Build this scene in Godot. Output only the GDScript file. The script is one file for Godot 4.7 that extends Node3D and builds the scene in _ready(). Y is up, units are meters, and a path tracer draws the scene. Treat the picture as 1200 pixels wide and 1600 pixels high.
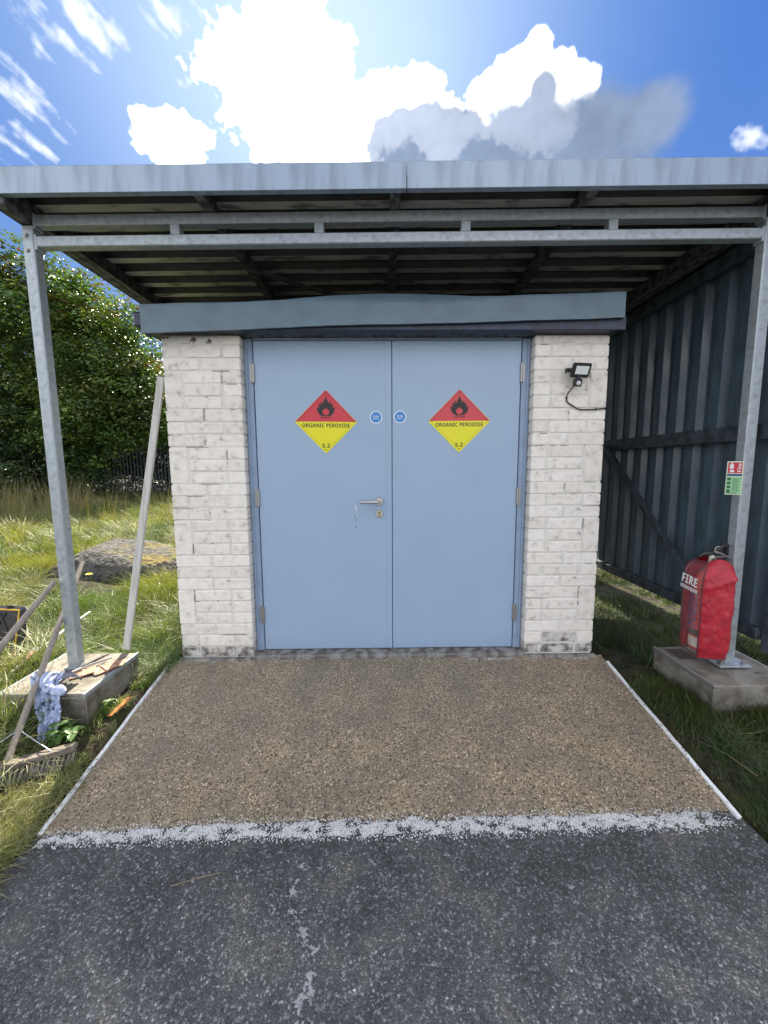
extends Node3D

# ---------------------------------------------------------------- geometry buffer
class Geo:
	var v := PackedVector3Array()
	var n := PackedVector3Array()
	var u := PackedVector2Array()
	var c := PackedColorArray()
	var tint := Color(1, 1, 1)
	var tinted := false

	# a, b, c run counter-clockwise seen from outside
	func tri_n(a: Vector3, b: Vector3, d: Vector3, na: Vector3, nb: Vector3, nd: Vector3, ua := Vector2.ZERO, ub := Vector2.ZERO, ud := Vector2.ZERO) -> void:
		v.append(a); v.append(d); v.append(b)
		n.append(na); n.append(nd); n.append(nb)
		u.append(ua); u.append(ud); u.append(ub)
		c.append(tint); c.append(tint); c.append(tint)

	func tri(a: Vector3, b: Vector3, d: Vector3) -> void:
		var k := (b - a).cross(d - a)
		if k.length_squared() < 1e-16:
			return
		k = k.normalized()
		tri_n(a, b, d, k, k, k)

	func tri_out(a: Vector3, b: Vector3, d: Vector3, middle: Vector3) -> void:
		var k := (b - a).cross(d - a)
		if k.dot((a + b + d) / 3.0 - middle) >= 0.0:
			tri(a, b, d)
		else:
			tri(a, d, b)

	func quad(a: Vector3, b: Vector3, d: Vector3, e: Vector3) -> void:
		tri(a, b, d)
		tri(a, d, e)

	func quad_out(a: Vector3, b: Vector3, d: Vector3, e: Vector3, middle: Vector3) -> void:
		tri_out(a, b, d, middle)
		tri_out(a, d, e, middle)

	# box with chamfered edges
	func box(at: Vector3, size: Vector3, bevel := 0.003, turn := Basis()) -> void:
		var h := size * 0.5
		var b := minf(bevel, minf(h.x, minf(h.y, h.z)) * 0.9)
		var p := func(sx: float, sy: float, sz: float, face: int) -> Vector3:
			var q := Vector3(sx * (h.x if face == 0 else h.x - b), sy * (h.y if face == 1 else h.y - b), sz * (h.z if face == 2 else h.z - b))
			return at + turn * q
		var s := [-1.0, 1.0]
		for i in s:
			quad_out(p.call(i, -1, -1, 0), p.call(i, 1, -1, 0), p.call(i, 1, 1, 0), p.call(i, -1, 1, 0), at)
			quad_out(p.call(-1, i, -1, 1), p.call(1, i, -1, 1), p.call(1, i, 1, 1), p.call(-1, i, 1, 1), at)
			quad_out(p.call(-1, -1, i, 2), p.call(1, -1, i, 2), p.call(1, 1, i, 2), p.call(-1, 1, i, 2), at)
			for j in s:
				quad_out(p.call(i, j, -1, 0), p.call(i, j, 1, 0), p.call(i, j, 1, 1), p.call(i, j, -1, 1), at)
				quad_out(p.call(i, -1, j, 0), p.call(i, 1, j, 0), p.call(i, 1, j, 2), p.call(i, -1, j, 2), at)
				quad_out(p.call(-1, i, j, 1), p.call(1, i, j, 1), p.call(1, i, j, 2), p.call(-1, i, j, 2), at)
				for k in s:
					tri_out(p.call(i, j, k, 0), p.call(i, j, k, 1), p.call(i, j, k, 2), at)

	# box between two points, w across and d deep
	func bar(a: Vector3, b: Vector3, w: float, d: float, bevel := 0.002, up := Vector3.UP) -> void:
		var z := (b - a).normalized()
		var x := up.cross(z)
		if x.length() < 0.01:
			x = Vector3.RIGHT.cross(z)
		x = x.normalized()
		box((a + b) * 0.5, Vector3(w, d, a.distance_to(b)), bevel, Basis(x, z.cross(x), z))

	# smooth surface over rows of points; rows[i][j]; the outside is on the side of (along row) x (across rows)
	func grid(rows: Array, closed := false, flip := false, us := 1.0, vs := 1.0) -> void:
		var h := rows.size()
		var w: int = rows[0].size()
		var nn := []
		for i in h:
			var line := PackedVector3Array()
			for j in w:
				var j0 := j - 1
				var j1 := j + 1
				if closed:
					j0 = (j - 1 + w) % w
					j1 = (j + 1) % w
				else:
					j0 = maxi(j0, 0)
					j1 = mini(j1, w - 1)
				var a: Vector3 = rows[i][j1] - rows[i][j0]
				var b: Vector3 = rows[mini(i + 1, h - 1)][j] - rows[maxi(i - 1, 0)][j]
				var k := a.cross(b)
				if k.length_squared() < 1e-18:
					k = Vector3.UP if line.is_empty() else line[line.size() - 1]
				k = k.normalized()
				line.append(-k if flip else k)
			nn.append(line)
		for i in h - 1:
			for j in (w if closed else w - 1):
				var k := (j + 1) % w
				var ua := Vector2(float(j) / (w - 1) * us, float(i) / (h - 1) * vs)
				var ub := Vector2(float(j + 1) / (w - 1) * us, ua.y)
				var uc := Vector2(ub.x, float(i + 1) / (h - 1) * vs)
				var ud := Vector2(ua.x, uc.y)
				if flip:
					tri_n(rows[i][j], rows[i + 1][k], rows[i][k], nn[i][j], nn[i + 1][k], nn[i][k], ua, uc, ub)
					tri_n(rows[i][j], rows[i + 1][j], rows[i + 1][k], nn[i][j], nn[i + 1][j], nn[i + 1][k], ua, ud, uc)
				else:
					tri_n(rows[i][j], rows[i][k], rows[i + 1][k], nn[i][j], nn[i][k], nn[i + 1][k], ua, ub, uc)
					tri_n(rows[i][j], rows[i + 1][k], rows[i + 1][j], nn[i][j], nn[i + 1][k], nn[i + 1][j], ua, uc, ud)

	func tube(points: Array, radii: Array, sides := 8, caps := true) -> void:
		var rows := []
		var last := Vector3.ZERO
		for i in points.size():
			var t: Vector3 = (points[mini(i + 1, points.size() - 1)] - points[maxi(i - 1, 0)]).normalized()
			if last == Vector3.ZERO:
				last = t.cross(Vector3.UP if absf(t.y) < 0.9 else Vector3.RIGHT).normalized()
			last = (last - t * last.dot(t)).normalized()
			var other := t.cross(last)
			var r: float = radii[mini(i, radii.size() - 1)]
			var line := PackedVector3Array()
			for k in sides:
				var a := TAU * k / sides
				line.append(points[i] + (last * cos(a) + other * sin(a)) * r)
			rows.append(line)
		grid(rows, true)
		if caps:
			for e in [0, points.size() - 1]:
				var inner: Vector3 = points[1] if e == 0 else points[e - 1]
				for k in sides:
					tri_out(points[e], rows[e][k], rows[e][(k + 1) % sides], inner)

	# flat outline in the plane (right, up) pushed forward by depth
	func prism(outline: PackedVector2Array, at: Vector3, right: Vector3, up: Vector3, depth: float) -> void:
		var f := right.cross(up).normalized()
		var index := Geometry2D.triangulate_polygon(outline)
		var p := func(q: Vector2, d: float) -> Vector3: return at + right * q.x + up * q.y + f * d
		for i in range(0, index.size(), 3):
			var a := outline[index[i]]
			var b := outline[index[i + 1]]
			var d := outline[index[i + 2]]
			if (b - a).cross(d - a) < 0:
				var s := b
				b = d
				d = s
			tri(p.call(a, depth), p.call(b, depth), p.call(d, depth))
			tri(p.call(a, 0), p.call(d, 0), p.call(b, 0))
		var ccw := not Geometry2D.is_polygon_clockwise(outline)
		for i in outline.size():
			var a := outline[i]
			var b := outline[(i + 1) % outline.size()]
			if not ccw:
				var s := a
				a = b
				b = s
			quad(p.call(a, 0), p.call(b, 0), p.call(b, depth), p.call(a, depth))

	func disc(at: Vector3, axis: Vector3, r: float, depth: float, sides := 24, bevel := 0.0) -> void:
		var t := axis.normalized()
		var x := t.cross(Vector3.UP if absf(t.y) < 0.9 else Vector3.RIGHT).normalized()
		var y := t.cross(x)
		for k in sides:
			var a := TAU * k / sides
			var b := TAU * (k + 1) / sides
			var pa := x * cos(a) + y * sin(a)
			var pb := x * cos(b) + y * sin(b)
			var m := at + t * depth * 0.5
			tri_out(at + t * depth, at + t * depth + pa * (r - bevel), at + t * depth + pb * (r - bevel), m)
			if bevel > 0.0:
				quad_out(at + t * depth + pa * (r - bevel), at + t * depth + pb * (r - bevel), at + t * (depth - bevel) + pb * r, at + t * (depth - bevel) + pa * r, m)
			quad_out(at + pa * r, at + pb * r, at + t * (depth - bevel) + pb * r, at + t * (depth - bevel) + pa * r, m)
			tri_out(at, at + pa * r, at + pb * r, m)

	func mesh() -> ArrayMesh:
		var arrays := []
		arrays.resize(Mesh.ARRAY_MAX)
		arrays[Mesh.ARRAY_VERTEX] = v
		arrays[Mesh.ARRAY_NORMAL] = n
		arrays[Mesh.ARRAY_TEX_UV] = u
		if tinted:
			arrays[Mesh.ARRAY_COLOR] = c
		var m := ArrayMesh.new()
		m.add_surface_from_arrays(Mesh.PRIMITIVE_TRIANGLES, arrays)
		return m


var rng := RandomNumberGenerator.new()
var used := {}
var mat := {}
var hills := FastNoiseLite.new()

# ---------------------------------------------------------------- naming
func numbered(called: String) -> String:
	if not used.has(called):
		used[called] = 0
		return called
	used[called] += 1
	return "%s_%03d" % [called, used[called]]

func tag(o: Node3D, label: String, category: String, group := "") -> Node3D:
	o.set_meta("label", label)
	o.set_meta("category", category)
	if group:
		o.set_meta("group", group)
	return o

func thing(called: String, label: String, category: String, at := Vector3.ZERO, group := "") -> Node3D:
	var o := Node3D.new()
	o.name = numbered(called)
	o.position = at
	add_child(o)
	return tag(o, label, category, group)

# a mesh built in world coordinates, hung under a thing (or part) whose world position is base
func part(called: String, g: Geo, m: Material, parent: Node3D, base := Vector3.ZERO) -> MeshInstance3D:
	for i in g.v.size():
		g.v[i] -= base
	var o := MeshInstance3D.new()
	o.mesh = g.mesh()
	o.material_override = m
	o.name = called if parent != self else numbered(called)
	parent.add_child(o, true)
	return o

func struct(called: String, g: Geo, m: Material) -> MeshInstance3D:
	var o := part(called, g, m, self)
	o.set_meta("kind", "structure")
	return o

func lettering(called: String, text: String, height: float, width: float, m: Material, parent: Node3D, at: Vector3, turn := Basis(), bold := false, depth := 0.0006) -> MeshInstance3D:
	var f := SystemFont.new()
	f.font_names = PackedStringArray(["Droid Sans"])
	f.font_weight = 700 if bold else 400
	var t := TextMesh.new()
	t.font = f
	t.text = text
	t.font_size = 64
	t.pixel_size = 0.001
	t.depth = depth
	t.curve_step = 2.0
	var o := MeshInstance3D.new()
	o.mesh = t
	o.material_override = m
	o.name = called
	parent.add_child(o, true)
	var size := t.get_aabb().size
	var sy := height / maxf(size.y, 0.001)
	var sx := width / maxf(size.x, 0.001) if width > 0.0 else sy
	var centre := t.get_aabb().get_center()
	o.transform = Transform3D(turn * Basis.from_scale(Vector3(sx, sy, 1)), at - turn * Vector3(centre.x * sx, centre.y * sy, 0))
	return o

# ---------------------------------------------------------------- textures and materials
func noise(kind: int, freq: float, octaves := 4, sd := 1) -> FastNoiseLite:
	var n := FastNoiseLite.new()
	n.seed = sd
	n.noise_type = kind as FastNoiseLite.NoiseType
	n.frequency = freq
	n.fractal_type = FastNoiseLite.FRACTAL_FBM if octaves > 1 else FastNoiseLite.FRACTAL_NONE
	n.fractal_octaves = octaves
	return n

func ramp_texture(n: FastNoiseLite, stops: Array, size := 512, height := 0) -> NoiseTexture2D:
	var t := NoiseTexture2D.new()
	t.width = size
	t.height = height if height else size
	t.seamless = true
	t.noise = n
	if stops.size():
		var g := Gradient.new()
		var at := PackedFloat32Array()
		var cs := PackedColorArray()
		for s in stops:
			at.append(s[0])
			cs.append(s[1])
		g.offsets = at
		g.colors = cs
		t.color_ramp = g
	return t

func grey(x: float) -> Color:
	return Color(x, x, x)

func lin(r: float, g: float, b: float) -> Color:
	return Color(r, g, b).linear_to_srgb()

func plain(called: String, c: Color, rough := 0.6, metal := 0.0) -> StandardMaterial3D:
	var m := StandardMaterial3D.new()
	m.resource_name = called
	m.albedo_color = c
	m.roughness = rough
	m.metallic = metal
	mat[called] = m
	return m

# a colour modulated by a triplanar noise, with fine relief
func rough_mat(called: String, c: Color, n: FastNoiseLite, stops: Array, scale: Vector3, rough := 0.7, metal := 0.0, relief := 0.0, relief_noise: FastNoiseLite = null) -> StandardMaterial3D:
	var m := plain(called, c, rough, metal)
	m.albedo_texture = ramp_texture(n, stops)
	m.uv1_triplanar = true
	m.uv1_world_triplanar = true
	m.uv1_scale = scale
	m.uv1_triplanar_sharpness = 4.0
	if relief > 0.0:
		m.heightmap_enabled = true
		m.heightmap_texture = ramp_texture(relief_noise if relief_noise else n, [])
		m.heightmap_scale = relief
	return m

func make_materials() -> void:
	var simplex := FastNoiseLite.TYPE_SIMPLEX_SMOOTH
	var cell := FastNoiseLite.TYPE_CELLULAR
	# galvanised steel: spangle and pale bloom
	var spangle := noise(cell, 0.06, 1, 3)
	spangle.cellular_return_type = FastNoiseLite.RETURN_CELL_VALUE
	spangle.domain_warp_enabled = true
	spangle.domain_warp_amplitude = 20.0
	var gal := rough_mat("galvanised", lin(0.40, 0.45, 0.49), spangle, [[0.0, grey(0.93)], [0.5, grey(0.965)], [1.0, grey(1.0)]], Vector3.ONE * 2.2, 0.5, 0.4)
	gal.detail_enabled = true
	gal.detail_blend_mode = BaseMaterial3D.BLEND_MODE_MUL
	gal.detail_albedo = ramp_texture(noise(simplex, 0.02, 5, 8), [[0.12, Color(0.86, 0.86, 0.85)], [0.35, Color(0.965, 0.965, 0.96)], [0.8, Color(1, 1, 1)]])
	gal.roughness_texture = ramp_texture(noise(simplex, 0.02, 4, 9), [[0.2, grey(0.7)], [0.8, grey(1.0)]])
	# folded galvanised trim with run marks
	var fas := rough_mat("galvanised_trim", lin(0.285, 0.35, 0.435), noise(simplex, 0.03, 5, 12), [[0.15, grey(0.96)], [0.4, grey(0.992)], [0.75, grey(1.0)]], Vector3(3.1, 0.4, 3.1), 0.42, 0.5)
	fas.detail_enabled = true
	fas.detail_blend_mode = BaseMaterial3D.BLEND_MODE_MUL
	fas.detail_albedo = ramp_texture(noise(simplex, 0.006, 4, 14), [[0.25, grey(0.9)], [0.6, grey(1.0)]])
	# painted brick, three tints, and the dirty lower one
	var stain := [[0.0, Color(0.7, 0.68, 0.66)], [0.14, Color(0.86, 0.85, 0.84)], [0.3, Color(0.95, 0.945, 0.935)], [0.55, Color(0.985, 0.98, 0.97)], [1.0, Color(1, 1, 1)]]
	var crust := noise(simplex, 0.025, 5, 22)
	var base := [lin(0.785, 0.75, 0.70), lin(0.755, 0.72, 0.67), lin(0.81, 0.775, 0.73)]
	for k in 3:
		rough_mat("painted_brick_%d" % k, base[k], noise(simplex, 0.012, 5, 20 + k), stain, Vector3.ONE * 2.3, 0.75, 0.0, 0.25, crust)
	rough_mat("painted_mortar", lin(0.72, 0.70, 0.66), noise(simplex, 0.02, 4, 25), [[0.0, grey(0.4)], [0.1, grey(0.6)], [0.18, grey(0.93)], [1, grey(1)]], Vector3.ONE * 1.6, 0.85, 0.0, 0.3, crust)
	rough_mat("dirty_brick", lin(0.62, 0.60, 0.57), noise(simplex, 0.008, 6, 26), [[0.15, Color(0.45, 0.44, 0.43)], [0.36, Color(0.7, 0.69, 0.68)], [0.55, Color(0.92, 0.91, 0.89)], [1.0, Color(1, 1, 1)]], Vector3.ONE * 2.6, 0.85, 0.0, 0.4, crust)
	rough_mat("peeling_brick", lin(0.70, 0.685, 0.66), noise(simplex, 0.014, 4, 29), [[0.30, Color(0.5, 0.46, 0.43)], [0.33, Color(0.6, 0.56, 0.52)], [0.35, Color(1, 1, 1)], [1.0, Color(1, 1, 1)]], Vector3.ONE * 1.6, 0.8, 0.0, 0.3, crust)
	# blue grey door paint
	var door := plain("door_paint", lin(0.30, 0.415, 0.565), 0.42)
	door.albedo_texture = door_wear()
	door.roughness_texture = ramp_texture(noise(simplex, 0.01, 4, 33), [[0.2, grey(0.8)], [0.8, grey(1.0)]])
	door.heightmap_enabled = true
	door.heightmap_texture = ramp_texture(noise(simplex, 0.008, 2, 32), [])
	door.heightmap_scale = 0.12
	rough_mat("frame_paint", lin(0.25, 0.335, 0.465), noise(simplex, 0.01, 5, 36), [[0.2, grey(0.95)], [0.6, grey(1.0)]], Vector3.ONE * 1.4, 0.5)
	# plastisol flashing, navy board, cladding
	rough_mat("flashing", lin(0.112, 0.172, 0.222), noise(simplex, 0.008, 5, 41), [[0.2, Color(0.95, 0.94, 0.93)], [0.6, Color(1, 1, 1)]], Vector3.ONE * 1.2, 0.45, 0.0)
	rough_mat("navy_trim", lin(0.028, 0.04, 0.075), noise(simplex, 0.01, 4, 43), [[0.2, grey(0.7)], [0.7, grey(1)]], Vector3.ONE * 1.5, 0.45)
	var clad := rough_mat("cladding", lin(0.066, 0.102, 0.135), noise(simplex, 0.02, 5, 45), [[0.2, Color(0.85, 0.85, 0.83)], [0.5, Color(0.97, 0.97, 0.97)], [0.85, Color(1.0, 1.0, 1.0)]], Vector3(1.3, 0.35, 1.3), 0.5)
	clad.roughness_texture = ramp_texture(noise(simplex, 0.02, 4, 46), [[0.3, grey(0.6)], [0.7, grey(1.0)]])
	rough_mat("clad_rail", lin(0.06, 0.08, 0.1), noise(simplex, 0.02, 4, 47), [[0.25, grey(0.7)], [0.6, grey(1)]], Vector3.ONE, 0.5, 0.2)
	# underside of the canopy sheets: liner dirt, over tints that carry light and shade
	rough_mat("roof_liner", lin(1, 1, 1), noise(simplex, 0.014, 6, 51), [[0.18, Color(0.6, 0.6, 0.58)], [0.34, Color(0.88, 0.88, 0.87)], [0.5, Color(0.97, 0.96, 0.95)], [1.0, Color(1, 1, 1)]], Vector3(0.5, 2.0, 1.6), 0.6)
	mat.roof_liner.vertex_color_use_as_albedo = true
	rough_mat("roof_steel", lin(0.13, 0.135, 0.14), noise(simplex, 0.02, 5, 53), [[0.25, grey(0.6)], [0.6, grey(1)]], Vector3.ONE * 1.5, 0.6, 0.3)
	# concrete
	var con := rough_mat("concrete", lin(0.245, 0.23, 0.20), noise(simplex, 0.012, 6, 61), [[0.15, Color(0.68, 0.66, 0.62)], [0.42, Color(0.88, 0.87, 0.85)], [0.7, Color(1, 1, 1)]], Vector3.ONE * 0.9, 0.9, 0.0, 0.35, noise(simplex, 0.05, 5, 62))
	con.detail_enabled = true
	con.detail_blend_mode = BaseMaterial3D.BLEND_MODE_MUL
	con.detail_albedo = ramp_texture(noise(simplex, 0.2, 2, 63), [[0.3, grey(0.88)], [0.5, grey(1.0)]])
	rough_mat("threshold_concrete", lin(0.26, 0.25, 0.235), noise(simplex, 0.02, 6, 64), [[0.2, Color(0.6, 0.58, 0.56)], [0.5, Color(0.88, 0.88, 0.88)], [0.7, Color(1, 1, 1)]], Vector3(1.2, 1.2, 1.2), 0.9, 0.0, 0.5, noise(simplex, 0.05, 5, 65))
	rough_mat("whitewash", lin(0.62, 0.62, 0.61), noise(simplex, 0.03, 5, 66), [[0.3, grey(0.45)], [0.5, grey(0.95)], [1, grey(1)]], Vector3.ONE * 3.0, 0.9, 0.0, 0.3, crust)
	# soil under the grass
	rough_mat("soil", lin(0.040, 0.038, 0.023), noise(simplex, 0.02, 6, 71), [[0.25, Color(0.55, 0.45, 0.38)], [0.5, Color(0.9, 0.85, 0.75)], [0.75, Color(0.9, 1.0, 0.6)]], Vector3.ONE * 0.8, 1.0, 0.0, 2.0, noise(simplex, 0.06, 5, 72))
	# boulder (tinted by vertex colour)
	var rock := rough_mat("boulder_stone", lin(1, 1, 1), noise(simplex, 0.02, 6, 75), [[0.2, grey(0.5)], [0.5, grey(0.85)], [0.8, grey(1)]], Vector3.ONE * 1.2, 0.95, 0.0, 2.5, noise(simplex, 0.03, 6, 76))
	rock.vertex_color_use_as_albedo = true
	# wood
	rough_mat("weathered_wood", lin(0.33, 0.29, 0.25), noise(simplex, 0.03, 5, 81), [[0.2, grey(0.8)], [0.5, grey(0.93)], [0.8, grey(1)]], Vector3(5.0, 0.3, 5.0), 0.85)
	rough_mat("old_wood", lin(0.21, 0.18, 0.15), noise(simplex, 0.03, 5, 82), [[0.25, grey(0.55)], [0.5, grey(0.9)], [0.8, grey(1)]], Vector3(0.6, 3.0, 3.0), 0.9)
	rough_mat("pale_batten", lin(0.52, 0.51, 0.48), noise(simplex, 0.02, 5, 83), [[0.25, grey(0.92)], [0.6, grey(1)]], Vector3(3.0, 0.3, 3.0), 0.7)
	plain("bristle", lin(0.36, 0.345, 0.31), 0.9)
	plain("wire", lin(0.45, 0.5, 0.52), 0.4, 0.5)
	rough_mat("edging_white", lin(0.74, 0.76, 0.77), noise(simplex, 0.03, 5, 85), [[0.2, grey(0.4)], [0.27, grey(0.85)], [0.4, grey(1)]], Vector3.ONE * 2.0, 0.6)
	# hazard sign inks
	plain("sign_red", lin(0.55, 0.03, 0.045), 0.28)
	plain("sign_yellow", lin(0.72, 0.68, 0.0), 0.28)
	plain("sign_black", lin(0.012, 0.012, 0.012), 0.5)
	plain("sign_line_red", lin(0.16, 0.015, 0.015), 0.4)
	plain("sign_line_yellow", lin(0.33, 0.33, 0.02), 0.4)
	plain("disc_blue", lin(0.03, 0.22, 0.56), 0.35)
	plain("white_ink", lin(0.78, 0.8, 0.82), 0.4)
	plain("label_green", lin(0.33, 0.6, 0.33), 0.4)
	plain("label_pale", lin(0.62, 0.72, 0.55), 0.4)
	plain("label_dark_green", lin(0.03, 0.14, 0.05), 0.5)
	plain("label_blue", lin(0.03, 0.06, 0.22), 0.4)
	plain("stainless", lin(0.56, 0.55, 0.53), 0.28, 0.9)
	plain("dull_steel", lin(0.36, 0.35, 0.34), 0.45, 0.8)
	plain("brass_core", lin(0.42, 0.3, 0.14), 0.35, 0.8)
	plain("black_plastic", lin(0.014, 0.014, 0.016), 0.45)
	plain("lamp_lens", lin(0.72, 0.76, 0.76), 0.2)
	plain("sensor_dome", lin(0.6, 0.62, 0.66), 0.35)
	# red cover
	var cov := rough_mat("cover_red", lin(0.42, 0.014, 0.03), noise(simplex, 0.012, 4, 91), [[0.2, grey(0.9)], [0.6, grey(1)]], Vector3.ONE * 2.0, 0.5, 0.0, 0.25, noise(simplex, 0.012, 4, 92))
	cov.rim_enabled = true
	cov.rim = 0.15
	plain("cover_piping", lin(0.11, 0.02, 0.03), 0.6)
	var win := plain("cover_window", Color(0.8, 0.7, 0.72, 0.09), 0.12)
	win.transparency = BaseMaterial3D.TRANSPARENCY_ALPHA
	plain("cylinder_red", lin(0.55, 0.035, 0.02), 0.3)
	plain("cylinder_blue_ink", lin(0.06, 0.03, 0.16), 0.4)
	plain("cylinder_cream", lin(0.55, 0.5, 0.42), 0.5)
	# things in the grass
	plain("case_black", lin(0.02, 0.02, 0.022), 0.5)
	plain("case_yellow", lin(0.62, 0.36, 0.02), 0.5)
	rough_mat("copper_plate", lin(0.50, 0.30, 0.20), noise(simplex, 0.02, 5, 95), [[0.25, Color(0.85, 0.8, 0.8)], [0.6, Color(1, 1, 1)]], Vector3.ONE * 3.0, 0.55, 0.2)
	rough_mat("orange_scrap", lin(0.55, 0.2, 0.05), noise(simplex, 0.02, 5, 96), [[0.25, grey(0.6)], [0.6, grey(1)]], Vector3.ONE * 3.0, 0.7)
	var rag := rough_mat("rag_cloth", lin(0.46, 0.53, 0.74), noise(simplex, 0.013, 4, 97), [[0.2, Color(0.3, 0.32, 0.38)], [0.3, Color(0.6, 0.64, 0.7)], [0.36, Color(0.97, 0.97, 0.97)], [1.0, Color(1, 1, 1)]], Vector3.ONE * 2.0, 0.95, 0.0, 0.15, noise(simplex, 0.03, 4, 98))
	rag.backlight_enabled = true
	rag.backlight = Color(0.25, 0.25, 0.28)
	plain("rag_green", lin(0.05, 0.35, 0.25), 0.95)
	plain("rust_pit", lin(0.07, 0.045, 0.035), 0.9)
	plain("crack", lin(0.13, 0.115, 0.10), 0.95)
	plain("tool_red", lin(0.4, 0.05, 0.05), 0.5)
	plain("tool_white", lin(0.6, 0.6, 0.55), 0.5)
	rough_mat("palisade", lin(0.2, 0.23, 0.26), noise(simplex, 0.02, 4, 99), [[0.25, grey(0.7)], [0.6, grey(1)]], Vector3.ONE, 0.6, 0.2)
	rough_mat("bark", lin(0.09, 0.075, 0.06), noise(simplex, 0.03, 5, 101), [[0.25, grey(0.5)], [0.6, grey(1)]], Vector3(3, 1, 3), 0.95, 0.0, 1.0)
	# leaves and blades, tinted per copy
	var leaf := plain("leaf", Color(1, 1, 1), 0.36)
	leaf.vertex_color_use_as_albedo = true
	leaf.backlight_enabled = true
	leaf.backlight = Color(0.8, 0.85, 0.45)
	var blade := plain("blade", Color(1, 1, 1), 0.5)
	blade.vertex_color_use_as_albedo = true
	blade.backlight_enabled = true
	blade.backlight = Color(0.8, 0.82, 0.45)
	var peb := plain("pebble", Color(1, 1, 1), 0.75)
	peb.vertex_color_use_as_albedo = true
	plain("weed_leaf", lin(0.06, 0.13, 0.035), 0.5)
	mat.weed_leaf.backlight_enabled = true
	mat.weed_leaf.backlight = Color(0.6, 0.7, 0.3)
	plain("petal", lin(0.75, 0.55, 0.02), 0.7)
	plain("straw", lin(0.24, 0.2, 0.12), 0.8)
	plain("twig", lin(0.16, 0.11, 0.07), 0.9)

# scuffs, drips and hand grime of the two door leaves, over 1.7 m x 2 m
func door_wear() -> ImageTexture:
	var w := 680
	var h := 800
	var broad := noise(FastNoiseLite.TYPE_SIMPLEX_SMOOTH, 0.006, 4, 34).get_image(w, h).get_data()
	var drip := noise(FastNoiseLite.TYPE_SIMPLEX_SMOOTH, 0.09, 3, 35)
	var grit := noise(FastNoiseLite.TYPE_SIMPLEX_SMOOTH, 0.12, 3, 37).get_image(w, h).get_data()
	var px := PackedByteArray()
	px.resize(w * h * 3)
	var streak := PackedFloat32Array()
	for x in w:
		streak.append(drip.get_noise_2d(x, 0.0))
	for y in h:
		var yy := 2.0 - y / 400.0
		for x in w:
			var xx := -0.85 + x / 400.0
			var i := y * w + x
			var v := 0.975 + 0.02 * (broad[i] / 255.0) + 0.006 * streak[x]
			var q := grit[i] / 255.0
			# grime round the lever and lock
			var hand := Vector2((xx + 0.08) / 0.10, (yy - 0.95) / 0.16).length()
			v -= 0.035 * clampf(1.2 - hand, 0.0, 1.0) * q
			# splashes and boot scuffs along the foot
			if yy < 0.2:
				v -= 0.10 * pow(1.0 - yy / 0.2, 2.0) * clampf(q * 1.8 - 0.5, 0.0, 1.0)
			# runs below the head
			if yy > 1.6 and streak[x] > 0.24:
				v -= 0.022 * (yy - 1.6) / 0.4
			if q > 0.86 and broad[i] > 150:
				v -= 0.03
			var k := int(255 * clampf(v, 0.0, 1.0))
			px[i * 3] = k
			px[i * 3 + 1] = k
			px[i * 3 + 2] = k
	return bytes_image(w, h, px)

# ---------------------------------------------------------------- sky
const WHITE := [[-0.147,0.012,0.070,0.052], [-0.179,-0.044,0.120,0.060], [-0.159,-0.108,0.110,0.083], [-0.080,-0.125,0.106,0.085], [-0.095,-0.054,0.067,0.061], [0.014,-0.104,0.058,0.057], [0.076,-0.091,0.057,0.046], [0.120,-0.124,0.059,0.049], [0.203,-0.095,0.048,0.045], [0.252,-0.067,0.053,0.049], [0.265,-0.033,0.026,0.028], [0.314,-0.067,0.054,0.038], [0.364,-0.067,0.029,0.024], [0.295,-0.115,0.094,0.050], [-0.383,-0.145,0.069,0.044], [-0.418,-0.117,0.028,0.021]]
const GREY := [[0.063,-0.155,0.083,0.053], [0.135,-0.145,0.085,0.063], [0.223,-0.159,0.086,0.045], [0.314,-0.136,0.121,0.064], [0.405,-0.123,0.131,0.073], [0.486,-0.118,0.095,0.067], [0.386,-0.167,0.225,0.057], [0.294,-0.075,0.029,0.028]]
const WISP := [[-0.526,0.007,0.079,0.022], [-0.464,-0.006,0.071,0.029], [-0.441,-0.018,0.041,0.029], [-0.631,-0.098,0.056,0.047], [-0.678,-0.140,0.047,0.041], [-0.335,0.001,0.045,0.015], [-0.333,-0.070,0.011,0.006], [0.705,-0.136,0.027,0.019], [-0.511,-0.015,0.051,0.023]]

var sun_at := Vector3.ZERO
var puffs: FastNoiseLite
var fine: FastNoiseLite
var banks: FastNoiseLite
var streaks: FastNoiseLite

func field(blobs: Array, s: float, t: float) -> float:
	var best := -1.0
	for b in blobs:
		var dx: float = (s - b[0]) / b[2]
		var dy: float = (t - b[1]) / b[3]
		best = maxf(best, 1.0 - sqrt(dx * dx + dy * dy))
	return best

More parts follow.
